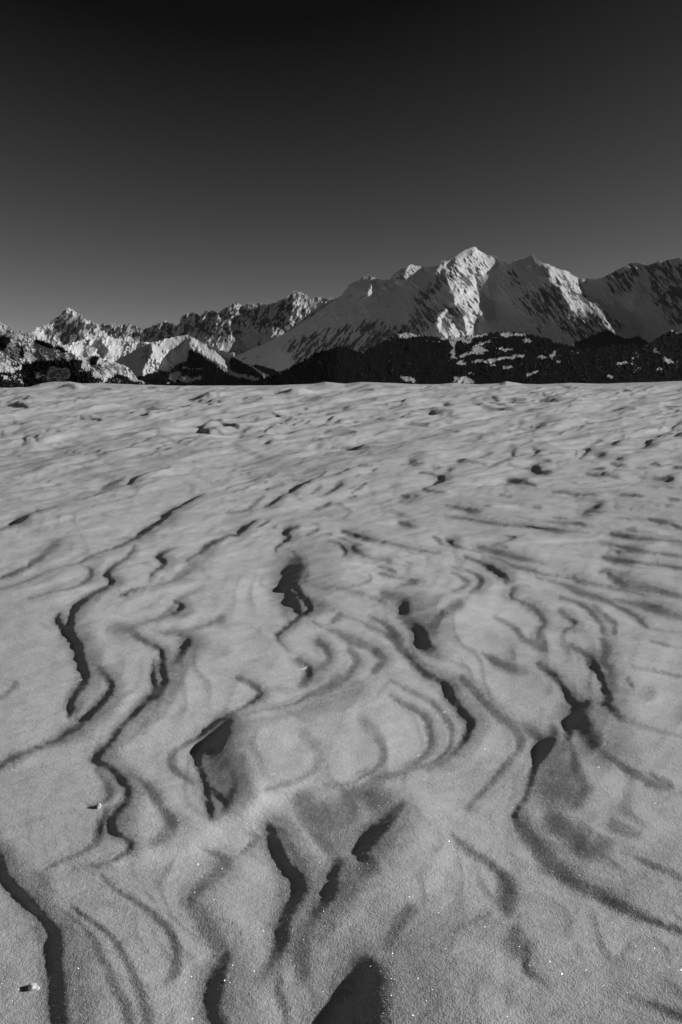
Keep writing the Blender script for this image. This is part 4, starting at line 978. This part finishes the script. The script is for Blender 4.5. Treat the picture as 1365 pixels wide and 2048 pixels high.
def build_mountains():
    L = {}
    mfar = mountain_material('far_rock_and_snow', .02, snow=.74, rock=.09)
    mmid = mountain_material('rock_and_snow', .025, snow=.76, rock=.13)
    mhill = mountain_material('forest_and_meadow_snow', .012, snow=.55, rock=.1, forest=.006)
    mcl = mountain_material('limestone_and_snow', .09, snow=.8, rock=.2)
    # jagged far range with the tall pointed peak at the left and the needles in the middle
    sky1 = (pts('6 -200,668 -120,650 -60,672 -10,655') + pts('1 90,310 120,290 135,300 160,312 200,302 225,282 262,270 300,247 330,228 350,215 385,180 405,160 430,175 470,200 500,225 530,238 570,262 600,258 640,265 665,253 680,255 700,270 740,262 790,270 830,282 870,285 900,275 930,262 960,255 985,240 1010,255 1040,272 1062,268')
            + pts('2 60,300 75,272 90,262 130,252 160,262 180,275 198,258 215,238 240,242 260,236 285,257 305,245 330,225 352,215 375,203 400,193 420,205 440,212 470,200 500,202 530,193 575,214 600,200 650,182 700,160 722,140 740,120 760,130 780,135 810,150 830,160 855,165 880,156 930,172 1000,170 1040,200 1100,260 1200,330 1300,420'))
    L['far'] = layer('jagged_far_range', sky1, 745, 24000, 1.1,
        lit=['1 -100,330 180,330 200,345 -100,360', '1 160,320 225,288 300,250 330,268 333,290 288,288 258,312 300,352 282,362 215,330', '1 388,182 405,160 470,200 440,225 425,205 400,195',
             '1 440,200 500,222 520,250 492,262 560,290 600,330 640,330 560,258 530,240', '1 660,262 700,272 690,282 655,275', '1 975,250 1010,258 1040,280 1000,290',
             '1 -20,345 180,345 420,350 560,335 900,360 1130,345 1300,360 1365,360 1365,560 0,560 -60,400',
             '2 190,300 215,240 262,240 232,310 188,345', '2 345,250 400,195 440,215 430,265 380,275', '2 455,215 530,195 575,214 480,242', '2 350,300 392,330 402,390 368,390',
             '2 735,128 830,163 860,165 1000,175 930,240 830,250 780,290 745,280 742,330 772,350 738,358 728,260',
             '2 190,420 310,415 400,390 450,430 470,450 540,400 530,440 640,362 745,362 700,392 560,422 450,462 380,500 460,532 370,492 250,440'],
        dark=['1 335,250 400,195 425,230 465,215 460,300 500,350 400,372 290,330 280,295 325,290', '2 0,430 180,430 300,470 420,520 600,460 760,400 700,640 0,640'],
        half=['1 440,200 560,258 720,262 860,280 1060,265 1060,345 900,360 600,335 420,350', '2 60,300 200,250 60,400', '2 300,240 575,212 740,125 740,360 200,400'],
        rock=['1 300,240 405,170 520,235 640,262 900,275 1060,262 1060,350 840,365 600,330 380,372 270,320', '2 50,270 215,240 400,200 575,214 740,125 830,170 760,300 740,350 640,360 560,365 500,330 440,345 400,395 200,400 60,390',
              '2 830,250 930,235 1010,190 1000,260 850,330'],
        mat=mfar, jag=(1.0, 1.0), rough=(.35, .55), seed=100, rock0=.15, default=-.8, ang=100, noisemix=.5, steep=(.95, .45), ribs=(1.5, .7), stretch=2.0, label='jagged far range of needle peaks with a tall pointed peak at its left end')
    # the great white massif
    sky2 = (pts('6 300,790 360,762 410,742 470,712 500,700 560,672 590,655 612,640 640,622 665,603 684,590')
            + pts('3 150,330 180,293 220,270 260,248 285,238 345,262 380,266 410,265 440,230 480,205 520,190 540,168 570,185 620,182 640,192 690,185 700,172 720,155 770,150 800,130 860,90 890,78 915,70 935,80 960,100 1000,122 1040,125 1085,150 1110,160 1130,175 1150,155 1210,140 1240,125')
            + pts('4 355,98 372,118 400,145 420,155 460,163 520,190 600,215 640,245 680,262 740,258 800,262 860,240 920,205 1000,160 1070,150 1130,170 1165,160 1200,143 1240,143 1290,130 1340,118 1365,122 1450,110 1600,150 1900,130'))
    Q1 = '4 355,105 400,160 470,172 540,195 620,220 670,265 690,320 712,380 860,440 1000,455 1012,490 1022,560 1068,605 1062,640 960,672 920,650 880,600 832,570 820,530 722,480 625,485 570,390 535,320 492,300 460,270 470,190 400,165'
    L['main'] = layer('glaciated_massif', sky2, 790, 17000, 1.25,
        lit=['3 800,140 860,125 900,120 925,76 960,102 1000,128 1080,158 1020,212 960,237 920,240 898,202 865,192 800,165', '3 790,145 745,200 690,248 690,208 722,178',
             '3 742,200 862,196 922,238 938,330 900,352 830,342 782,322 752,270', '3 802,345 930,350 1058,398 1030,430 1046,496 1000,512 950,470 880,432 792,415',
             '3 850,450 962,490 936,530 938,580 870,588 855,520', '3 700,575 760,550 810,528 850,560 900,590 800,608 720,592', '3 692,500 758,422 790,420 730,492 722,558 700,572',
             '3 520,192 545,168 620,185 612,215 572,240 535,235 500,270 480,260', '3 390,300 430,285 462,290 440,312 400,318', '3 285,350 298,285 322,256 352,280 350,322 310,368', '3 175,297 240,258 300,240 240,264 182,302',
             '3 600,440 630,395 626,412 610,442', '3 212,555 235,530 240,542', Q1, '4 692,268 740,258 702,302', '4 1030,440 1045,360 1075,290 1107,300 1082,370 1045,448',
             '4 1255,240 1268,300 1275,400 1262,340', '4 1335,120 1365,122 1450,150 1365,136', '4 1195,146 1240,143 1240,172', '4 268,356 290,335 300,350', '4 1070,650 1112,692 1090,692'],
        rock=['3 410,270 480,210 520,200 540,240 480,270 450,300 330,330 200,430 180,410 300,330', '3 742,205 862,198 930,240 930,330 850,330 760,290', '3 560,350 740,210 750,290 660,380 560,430',
              '3 690,410 800,420 870,440 850,520 720,480', '3 850,450 960,480 930,560 880,560', '3 560,430 700,420 690,560 560,560 520,500',
              '4 190,180 245,200 240,300 220,360 195,310', '4 230,380 460,290 540,320 600,430 620,480 440,560 300,470', '4 430,180 475,180 460,290 430,260', '4 620,490 800,520 900,640 760,720 560,640 480,560',
              '4 870,340 930,400 890,410', '4 1100,160 1400,130 1500,500 1300,600 1180,440 1120,300', '4 540,200 640,300 760,430 960,560 1000,620 940,640 840,560 640,420 540,300', '4 860,240 1000,160 1090,200 1000,380 860,350',
              '4 250,520 380,560 500,690 400,640', '6 560,690 640,660 760,640 860,660 800,700 600,740'],
        forest=['4 640,690 760,640 860,600 960,665 1070,650 1160,700 1365,800 1365,1010 600,1010', '6 380,800 470,722 540,735 600,760 600,800', '4 1060,690 1400,700 1800,700 1800,1010 1000,1010'],
        mat=mmid, jag=(.5, .7), rough=(.25, .5), seed=200, rock0=.10, rockn=.16, ang=52, ang2=128, split=800, noisemix=.5, stretch=3.2, steep=(1.3, .26), ribs=(1.7, .6),
        label='great glaciated massif with a snow dome summit and dark shaded north faces')
    # lower snowy ridges in front of the far range
    sky3 = pts('6 -200,720 -60,705 0,700') + pts('1 100,400 300,400 420,375 470,360 540,350 620,328 680,345 760,362 860,368 940,370 1000,372 1100,400 1250,430 1365,470') + pts('6 500,735 560,790')
    L['mid'] = layer('snowy_ridges', sky3, 790, 15500, 1.0,
        lit=['1 0,380 620,320 1365,380 1365,640 0,640'], dark=['5 730,300 900,190 905,260 835,310', '1 490,440 580,370 570,420 520,450', '1 680,480 830,400 890,400 780,560 700,560', '5 930,200 1000,290 960,330 900,310'],
        rock=['5 560,220 700,200 640,260'], mat=mmid, jag=(.5, .6), rough=(.3, .6), seed=300, rock0=.2, rockn=.16, steep=(.8, .3), noisemix=.8, ribs=(1.5, 1.2), ang=110, label='rumpled snowy ridges lit by the sun below the far peaks')
    sky4 = pts('1 600,520 690,482 760,440 830,400 870,382 900,375 960,355 1050,335 1115,326 1150,342 1200,372 1280,400 1365,440') + pts('6 500,730 530,748 570,765 640,790')
    L['pyramid'] = layer('pyramid_peak', sky4, 790, 12500, 1.05,
        lit=['1 890,372 1118,328 1120,350 1090,385 1000,470 930,520 935,540 850,570 840,545 880,480 905,430', '1 1120,400 1130,345 1145,338 1200,370 1300,410 1365,440 1365,530 1310,500 1200,440'],
        dark=['1 600,520 690,482 830,400 900,378 890,440 840,560 720,600', '1 930,520 1090,385 1118,345 1130,345 1118,400 1100,480 1010,525', '1 1200,372 1365,440 1500,520 1450,560 1365,470'],
        rock=['1 830,400 900,380 880,480 850,540'],
        forest=['1 720,600 850,565 935,540 1010,525 1105,480 1125,405 1200,445 1310,520 1365,560 1500,600 1700,640 1700,720 600,720', '1 1365,450 1500,520 1600,600 1365,540'],
        clear=['1 1010,560 1060,530 1080,560 1050,580 1090,570 1130,560 1120,590 1190,570 1210,585 1130,600 1100,610 1060,590 1020,605 1000,590', '1 1070,505 1110,505 1115,520 1080,520', '1 970,610 1010,605 1010,620 970,620'], fnoise=.3, speck=[(330, 735, 410, 768, 1.2), (300, 690, 520, 765, 2.9)],
        mat=mmid, jag=(.4, .5), rough=(.2, .4), seed=400, rock0=.12, rockn=.12, steep=(1.1, .2), noisemix=.4, ribs=(1.5, .5), ang=75, label='pyramid-shaped snow peak with one sunlit and one shaded side')
    # black forested hills
    sky5 = (pts('2 330,690 430,690 490,662 560,642 620,620 700,585 750,562 800,530 850,500 920,475 1000,455 1060,458 1100,480 1150,495') + pts('3 250,697 275,685 300,672 350,645 400,620 430,595 460,578 540,575 600,595 650,602 680,600 750,612 780,610 860,600 960,585 1040,578 1080,576 1200,580 1280,600 1365,612')
            + pts('4 400,650 500,690 560,700 620,712 700,740 760,735 860,715 1000,700 1060,705 1120,700 1150,692 1200,660 1230,640 1260,625 1300,602 1330,612 1365,622 1500,600 1800,640'))
    cl = ['3 460,585 545,578 610,600 560,605 500,612 465,612', '3 690,605 780,608 1000,580 1000,596 880,618 800,625 740,620', '3 1068,582 1190,580 1220,592 1150,602 1080,596',
          '3 840,632 900,627 905,640 850,645', '3 780,625 800,630 802,690 815,735 780,735', '3 820,715 900,690 912,655 1010,625 1015,632 950,655 1000,688 960,708 900,705 830,728',
          '3 808,745 860,742 862,770 812,768', '3 1040,668 1080,668 1150,680 1140,690 1060,684', '3 1200,620 1250,620 1280,640 1240,638', '3 895,742 990,740 1060,730 1140,735 1230,710 1200,702 1100,722 1000,745 1030,765 1060,780 1010,775 980,758 900,755',
          '3 1095,775 1145,780 1130,795 1085,792', '3 460,835 520,840 570,860 580,880 500,865', '3 790,835 870,842 915,858 910,885 800,880',
          '4 140,625 180,622 300,632 300,648 220,645 180,660', '4 290,672 340,672 375,690 310,685', '4 110,730 200,728 240,738 180,742', '4 0,805 60,805 120,800 280,778 300,790 160,805 90,825 20,825',
          '4 150,852 210,855 200,865 150,865', '4 368,795 420,778 460,790 430,803', '4 465,800 500,745 515,750 490,800 470,808', '4 500,810 560,820 545,832 505,828', '4 612,752 665,750 660,762', '4 625,795 635,800 640,820', '4 905,835 950,818 1040,825 1035,840 960,835 920,845',
          '4 1010,795 1045,795 1040,805', '4 1172,735 1190,735 1218,765 1185,755', '4 1230,785 1260,795 1320,825 1280,832 1240,812', '4 862,905 895,915 885,930 862,925', '4 1290,600 1320,612 1365,620 1420,630 1320,630', '4 305,910 395,875 400,885 320,920', '4 230,885 245,890 240,900', '4 430,850 480,838 470,850',
          '4 1185,865 1240,862 1240,872 1200,878', '2 580,605 660,608 650,618 590,614']
    L['hills'] = layer('forest_hills', sky5, 800, 8200, 1.6, lit=['4 -960,400 1800,400 1800,1100 -960,1100'], forest=['6 0,600 1800,600 1800,820 0,820'], clear=cl, forest0=1.0,
        mat=mhill, jag=(.9, 1.0), rough=(.15, .5), seed=500, stretch=1.0, fnoise=.38, speck=[(870, 660, 1300, 770, 2.75), (770, 655, 900, 685, 2.3), (1180, 690, 1420, 770, 2.9), (560, 700, 860, 770, 3.8)], ribs=(.9, .9), steep=(.15, .6), default=-.2, rock0=.05, rockn=.1, label='black forested hills with snowy clearings below the massif')
    # near limestone cliffs at the left
    sky6 = pts('6 -220,560 -120,590') + pts('5 0,15 30,32 60,52 90,70 120,92 150,118 180,138 220,152 260,175 300,200 330,182 360,180 400,195 440,208 470,222 490,248 520,236 560,242 600,278 650,300 700,320 750,335 800,342 830,325 870,322 905,335 950,362 1000,375 1050,385 1100,400 1150,420 1180,440 1200,460 1225,500 1245,530 1300,560 1400,600 1600,680')
    L['cliffs'] = layer('rock_cliffs', sky6, 800, 3000, 1.0,
        lit=['5 -700,-100 1500,-100 1500,700 -700,700'], dark=['5 330,185 400,190 480,240 440,235 330,215', '5 190,250 205,250 210,340 185,330', '5 830,330 905,340 880,400 830,430', '5 0,150 80,160 70,230 0,260', '5 240,400 640,380 700,440 660,560 240,610 200,500', '5 650,440 900,520 940,590 660,600'],
        rock=['5 -700,150 0,130 110,150 190,210 330,240 420,250 480,300 560,320 570,365 460,365 330,370 310,330 250,270 200,330 190,385 30,420 0,400 -700,400', '5 700,380 820,405 830,470 750,440', '5 850,370 950,370 1060,400 1180,440 1240,530 1100,490 860,485', '5 430,430 500,420 640,430 650,500 600,560 430,560', '5 320,470 360,470 360,530 330,530'],
        forest=['5 320,180 480,215 490,255 420,250 330,215', '5 0,160 90,150 90,200 40,260 0,300', '5 490,238 560,242 640,290 600,300 500,270', '5 190,240 215,250 225,350 190,350', '5 660,340 740,380 740,440 650,430', '5 820,325 905,335 900,370 850,420 820,400', '5 540,330 580,340 570,370',
                '5 -700,460 60,440 190,400 260,395 340,372 560,365 640,385 760,450 830,480 860,540 1000,500 1100,490 1250,560 1500,620 1500,720 -700,720'],
        clear=['5 -200,400 40,425 120,440 210,400 200,440 120,490 60,480 -100,470', '5 860,488 900,490 960,500 1010,485 1050,510 990,530 960,560 920,540', '5 430,440 500,425 640,440 650,500 600,558 430,558', '5 325,475 365,475 360,530 330,535', '5 1080,480 1150,500 1120,520', '5 170,530 190,535 240,605 215,605', '5 90,590 130,590 120,610', '5 10,480 60,500 90,560 40,560'],
        mat=mcl, jag=(.6, .7), rough=(.25, .7), seed=600, rock0=.12, rockn=.10, rock1=.62, ribs=(.9, .9), steep=(.45, .3), noisemix=.6, du=1.0, dv=1.0, ang=20, stretch=1.6, speck=[(-60, 740, 300, 775, 1.6)], label='limestone cliffs with snowy ledges and fir trees at the left edge')
    return L

# ---------------------------------------------------------------- conifers
def fir_mesh(name, mat, seed, tiers=4, sides=7):
    r = np.random.default_rng(seed); V, Fc = [], []
    for k in range(4):
        a = k * math.pi / 2; V += [(.018 * math.cos(a), .018 * math.sin(a), -.08), (.012 * math.cos(a), .012 * math.sin(a), .3)]
    for k in range(4):
        a, b = 2 * k, 2 * ((k + 1) % 4); Fc += [a, b, b + 1, a, b + 1, a + 1]
    for t in range(tiers):
        z0 = .08 + t * .21 - .03 * t; z1 = min(1.0, z0 + .36) if t < tiers - 1 else 1.0; R0 = .21 * (1 - t / (tiers + .6)) + .02
        base = len(V); V.append((r.normal(0, .008), r.normal(0, .008), z1))
        for k in range(sides * 2):
            a = math.pi * k / sides + t * .4; rr = R0 * (r.uniform(.85, 1.15) if k % 2 == 0 else r.uniform(.5, .65)); V.append((rr * math.cos(a), rr * math.sin(a), z0 + (r.uniform(-.02, .02) if k % 2 == 0 else .05)))
        for k in range(sides * 2): Fc += [base, base + 1 + k, base + 1 + (k + 1) % (sides * 2)]
    return poly_mesh(name, V, Fc, 3, mat)

def scatter_forest(name, L, n, hgt, mat, seed, label, thr=.55, vmin=0):
    r = np.random.default_rng(seed)
    U, V, X, Y, Z, fm = L['U'], L['V'], L['X'], L['Y'], L['Z'], L['fm']
    rows, cols = X.shape
    # uniform in the picture: pick by column, then by row length
    i = r.integers(0, cols - 1, n * 3); j = r.integers(0, rows - 1, n * 3)
    ok = (fm[j, i] > thr) & (r.random(n * 3) < (V[-1, 0] - V[0, i]) / (V[-1, 0] - V[0]).max())
    i, j = i[ok][:n], j[ok][:n]
    fx, fy = r.random(len(i)), r.random(len(i))
    def bl(A): return (A[j, i] * (1 - fx) + A[j, i + 1] * fx) * (1 - fy) + (A[j + 1, i] * (1 - fx) + A[j + 1, i + 1] * fx) * fy
    x, y, z = bl(X), bl(Y), bl(Z)
    h = hgt * r.uniform(.6, 1.25, len(x)); S = 5
    ang = np.arange(S) * 2 * math.pi / S
    vv = np.zeros((len(x), S + 1, 3), np.float32)
    rad = h * r.uniform(.15, .22, len(x)); rot = r.random(len(x)) * 6
    vv[:, 0] = np.stack([x, y, z + h], -1)
    jit = r.uniform(.75, 1.2, (len(x), S))
    vv[:, 1:, 0] = x[:, None] + rad[:, None] * jit * np.cos(ang + rot[:, None]); vv[:, 1:, 1] = y[:, None] + rad[:, None] * jit * np.sin(ang + rot[:, None]); vv[:, 1:, 2] = (z - h * .15)[:, None]
    f = np.zeros((len(x), S, 3), np.int32); b = np.arange(len(x))[:, None] * (S + 1)
    k = np.arange(S)
    f[:, :, 0] = b; f[:, :, 1] = b + 1 + k; f[:, :, 2] = b + 1 + (k + 1) % S
    me = poly_mesh(name, vv.reshape(-1, 3), f.reshape(-1), 3, mat)
    o = bpy.data.objects.new(name, me); COL.objects.link(o)
    o['kind'] = 'stuff'; o['label'] = label; o['category'] = 'forest'

def build_trees(ML):
    md = plain_material('conifer_needles', .022, .9)
    scatter_forest('conifer_forest', ML['hills'], 16000, 22, md, 1, 'dense dark conifer forest covering the hills below the great massif')
    scatter_forest('conifer_forest', ML['pyramid'], 3500, 24, md, 2, 'dark conifer forest on the foot of the pyramid peak', .5)
    scatter_forest('conifer_forest', ML['cliffs'], 3200, 13, md, 3, 'dense fir wood in the gullies of the limestone cliffs', .5)
    L = ML['cliffs']; r = np.random.default_rng(12)
    proto = [fir_mesh('fir_tree', md, 40 + k) for k in range(4)]
    U, V, X, Y, Z, fm = L['U'], L['V'], L['X'], L['Y'], L['Z'], L['fm']
    spots = []
    # along the upper edge of the woods and on the crest
    SK = [(4, 665), (10, 668), (14, 672), (22, 674), (30, 676), (45, 680), (52, 684), (60, 687), (68, 682), (75, 681), (82, 684), (90, 686), (97, 690), (104, 695), (110, 695), (118, 695), (126, 698),
          (134, 703), (141, 706), (148, 709), (150, 716), (153, 722), (156, 726), (176, 714), (182, 713), (187, 714), (193, 715), (198, 716), (183, 722), (190, 724), (42, 700), (44, 706), (46, 712), (48, 716), (4, 678), (9, 682), (13, 686), (2, 690)]
    for u, v in SK: spots.append((u + r.normal(0, 1), v + r.normal(0, 1), r.uniform(11, 17)))
    while len(spots) < 170:
        u, v = r.uniform(-5, 300), r.uniform(650, 775)
        i = int(np.clip(np.searchsorted(U, u), 1, len(U) - 2))
        if v < V[0, i] + 2: continue
        j = int(np.clip(np.searchsorted(V[:, i], v), 1, len(V) - 3))
        if fm[j, i] > .45 and (fm[max(0, j - 7), i] < .4 or r.random() < .12): spots.append((u, v, r.uniform(9, 18)))
    for n_, (u, v, h) in enumerate(spots):
        i = int(np.clip(np.searchsorted(U, u), 1, len(U) - 2)); j = int(np.clip(np.searchsorted(V[:, i], v), 0, len(V) - 3))
        o = bpy.data.objects.new('fir_tree', proto[n_ % 4]); COL.objects.link(o)
        o.location = (X[j, i], Y[j, i], Z[j, i] - .5); o.rotation_euler = (0, 0, r.uniform(0, 6)); w = r.uniform(.85, 1.25)
        o.scale = (h * w, h * w, h)
        where = 'on the snowy crest' if j < 9 else ('in the dark gullies' if v > 735 else 'on the rock face')
        part = 'at far left' if u < 75 else ('above the knoll' if u < 190 else 'at their right end')
        o['label'] = 'small dark fir %s of the limestone cliffs %s' % (where, part); o['category'] = 'tree'; o['group'] = 'fir trees on the limestone cliffs'

# ---------------------------------------------------------------- small things on the snow
def surface(u, v):
    iu = float(np.interp(u, SU, np.arange(len(SU)))); iv = float(np.interp(v, SV, np.arange(len(SV))))
    n = len(GX) - len(SV)
    g = lambda A: float(bilin(A[n:], np.array([iu]), np.array([iv]))[0])
    return np.array([g(GX), g(GY), g(GZ)])

def lump(name, size, seed, mat, squash=(1, 1, 1), rough=.75):
    import bmesh
    bm = bmesh.new(); bmesh.ops.create_icosphere(bm, subdivisions=4, radius=1)
    r = np.random.default_rng(seed); D = r.normal(size=(14, 3)); D /= np.linalg.norm(D, axis=1)[:, None]; A = r.uniform(-.5, 1, 14)
    for v in bm.verts:
        p = np.array(v.co); q = p / np.linalg.norm(p)
        k = 1 + rough * float((A * np.exp(9 * (D @ q - 1))).sum()) + .05 * math.sin(9 * q[0] + seed) * math.sin(8 * q[1]) * math.sin(11 * q[2])
        v.co = tuple(q * k * size * np.array(squash))
    me = bpy.data.meshes.new(name); bm.to_mesh(me); bm.free()
    for p in me.polygons: p.use_smooth = True
    me.materials.append(mat)
    o = bpy.data.objects.new(name, me); COL.objects.link(o)
    return o

def build_small():
    m, nt, p = new_mat('loose_ice_snow'); p.inputs['Base Color'].default_value = (.86, .86, .86, 1); p.inputs['Roughness'].default_value = .4
    tc = N(nt, 'ShaderNodeTexCoord'); g = N(nt, 'ShaderNodeTexNoise', i_Scale=350.0, i_Detail=3.0); b = N(nt, 'ShaderNodeBump', i_Distance=.002)
    nt.links.new(tc.outputs['Object'], g.inputs['Vector']); nt.links.new(g.outputs['Fac'], b.inputs['Height']); nt.links.new(b.outputs['Normal'], p.inputs['Normal'])
    for u, v, px, sq, rz, lab in [
            (66, 1976, 11, (1.15, .9, .85), .2, 'larger rounded snow lump near the lower left corner casting a short shadow'),
            (199, 1613, 6.5, (.9, .8, 1.25), .8, 'small upright snow lump beside the forked dark step, shadow pointing left'),
            (158, 1361, 9, (1.5, .35, .32), .25, 'thin sliver of broken crust at the edge of the long left scarp'),
            (603, 1339, 12, (1.6, .3, .3), .45, 'pale splinter of crust lying on the snow near the middle')]:
        c = surface(u, v); d = float(np.linalg.norm(c - np.array([0, 0, EYE])))
        s = px * d / F * .52
        o = lump('snow_lump' if px < 9 or px == 11 else 'crust_chip', s, int(u), m, sq)
        o.location = (c[0], c[1], c[2] + s * sq[2] * .1); o.rotation_euler = (0, -.12, rz)
        o['label'] = lab; o['category'] = 'snow lump' if sq[0] < 1.4 else 'crust chip'
    # coarse crystals that glint on the surface
    mc, nt, p = new_mat('ice_crystal'); p.inputs['Base Color'].default_value = (.86, .86, .86, 1); p.inputs['Roughness'].default_value = .26; p.inputs['IOR'].default_value = 3.0
    r = np.random.default_rng(77); n = 46000
    u = r.uniform(-20, 1385, n); v = 960 + 1110 * r.random(n) ** .75
    k = 1500; u[:k] = 785 + r.normal(0, 8, k); v[:k] = r.uniform(1910, 2060, k)
    k2 = 7000; u[k:k2 + k] = 850 + r.normal(0, 280, k2); v[k:k + k2] = 1750 + r.normal(0, 170, k2)
    v = np.clip(v, 950, 2090)
    iu = np.interp(u, SU, np.arange(len(SU))); iv = np.interp(v, SV, np.arange(len(SV))); nb = len(GX) - len(SV)
    P = np.stack([bilin(A[nb:], iu, iv) for A in (GX, GY, GZ)], -1)
    s = r.gamma(3.0, .00016, n).clip(.00025, .0009)
    nz = r.uniform(.55, 1, n); az = r.uniform(0, 2 * math.pi, n); sr = np.sqrt(1 - nz * nz)
    nn = np.stack([sr * np.cos(az), sr * np.sin(az), nz], -1)
    t1 = np.cross(nn, np.array([0.3, 1, 0.1])); t1 /= np.linalg.norm(t1, axis=1)[:, None]; t2 = np.cross(nn, t1)
    ang = np.arange(5) * 2 * math.pi / 5
    VV = P[:, None, :] + np.array([0, 0, 1]) * (s * .5)[:, None, None] + s[:, None, None] * (np.cos(ang)[None, :, None] * t1[:, None, :] + np.sin(ang)[None, :, None] * t2[:, None, :])
    fc = np.array([(0, 1, 2), (0, 2, 3), (0, 3, 4)])
    FF = fc[None] + (np.arange(n) * 5)[:, None, None]
    me = poly_mesh('ice_crystals', VV.reshape(-1, 3), FF.reshape(-1), 3, mc)
    o = bpy.data.objects.new('ice_crystals', me); COL.objects.link(o)
    o['kind'] = 'stuff'; o['label'] = 'tiny glinting ice crystals strewn over the near snow'; o['category'] = 'ice crystals'
SC = parse_scarps()
MU = 0.04
HAZE = 1.0e-6
MAT_SNOW = snow_material()
SU, SV, SH, GX, GY, GZ = build_snow()
ML = build_mountains()
build_trees(ML)
build_small()

# ---------------------------------------------------------------- air
hz = bpy.data.materials.new('alpine_air'); hz.use_nodes = True
hn = hz.node_tree; hn.nodes.clear()
pv = hn.nodes.new('ShaderNodeVolumePrincipled'); ho = hn.nodes.new('ShaderNodeOutputMaterial')
pv.inputs['Color'].default_value = (.9, .9, .9, 1); pv.inputs['Density'].default_value = HAZE
pv.inputs['Anisotropy'].default_value = 0.0
hn.links.new(pv.outputs[0], ho.inputs['Volume'])
zt = 4800.0; zb = -1650.0
bv = [(x, y, z) for z in (zb, zt) for x, y in ((-34000, -3000), (34000, -3000), (34000, 60000), (-34000, 60000))]
bf = [0, 3, 2, 1, 4, 5, 6, 7, 0, 1, 5, 4, 1, 2, 6, 5, 2, 3, 7, 6, 3, 0, 4, 7]
hme = poly_mesh('haze', bv, bf, 4, hz)
hob = bpy.data.objects.new('haze', hme); COL.objects.link(hob)
hob['kind'] = 'stuff'; hob['label'] = 'thin blue winter air in front of the far mountains'; hob['category'] = 'haze'
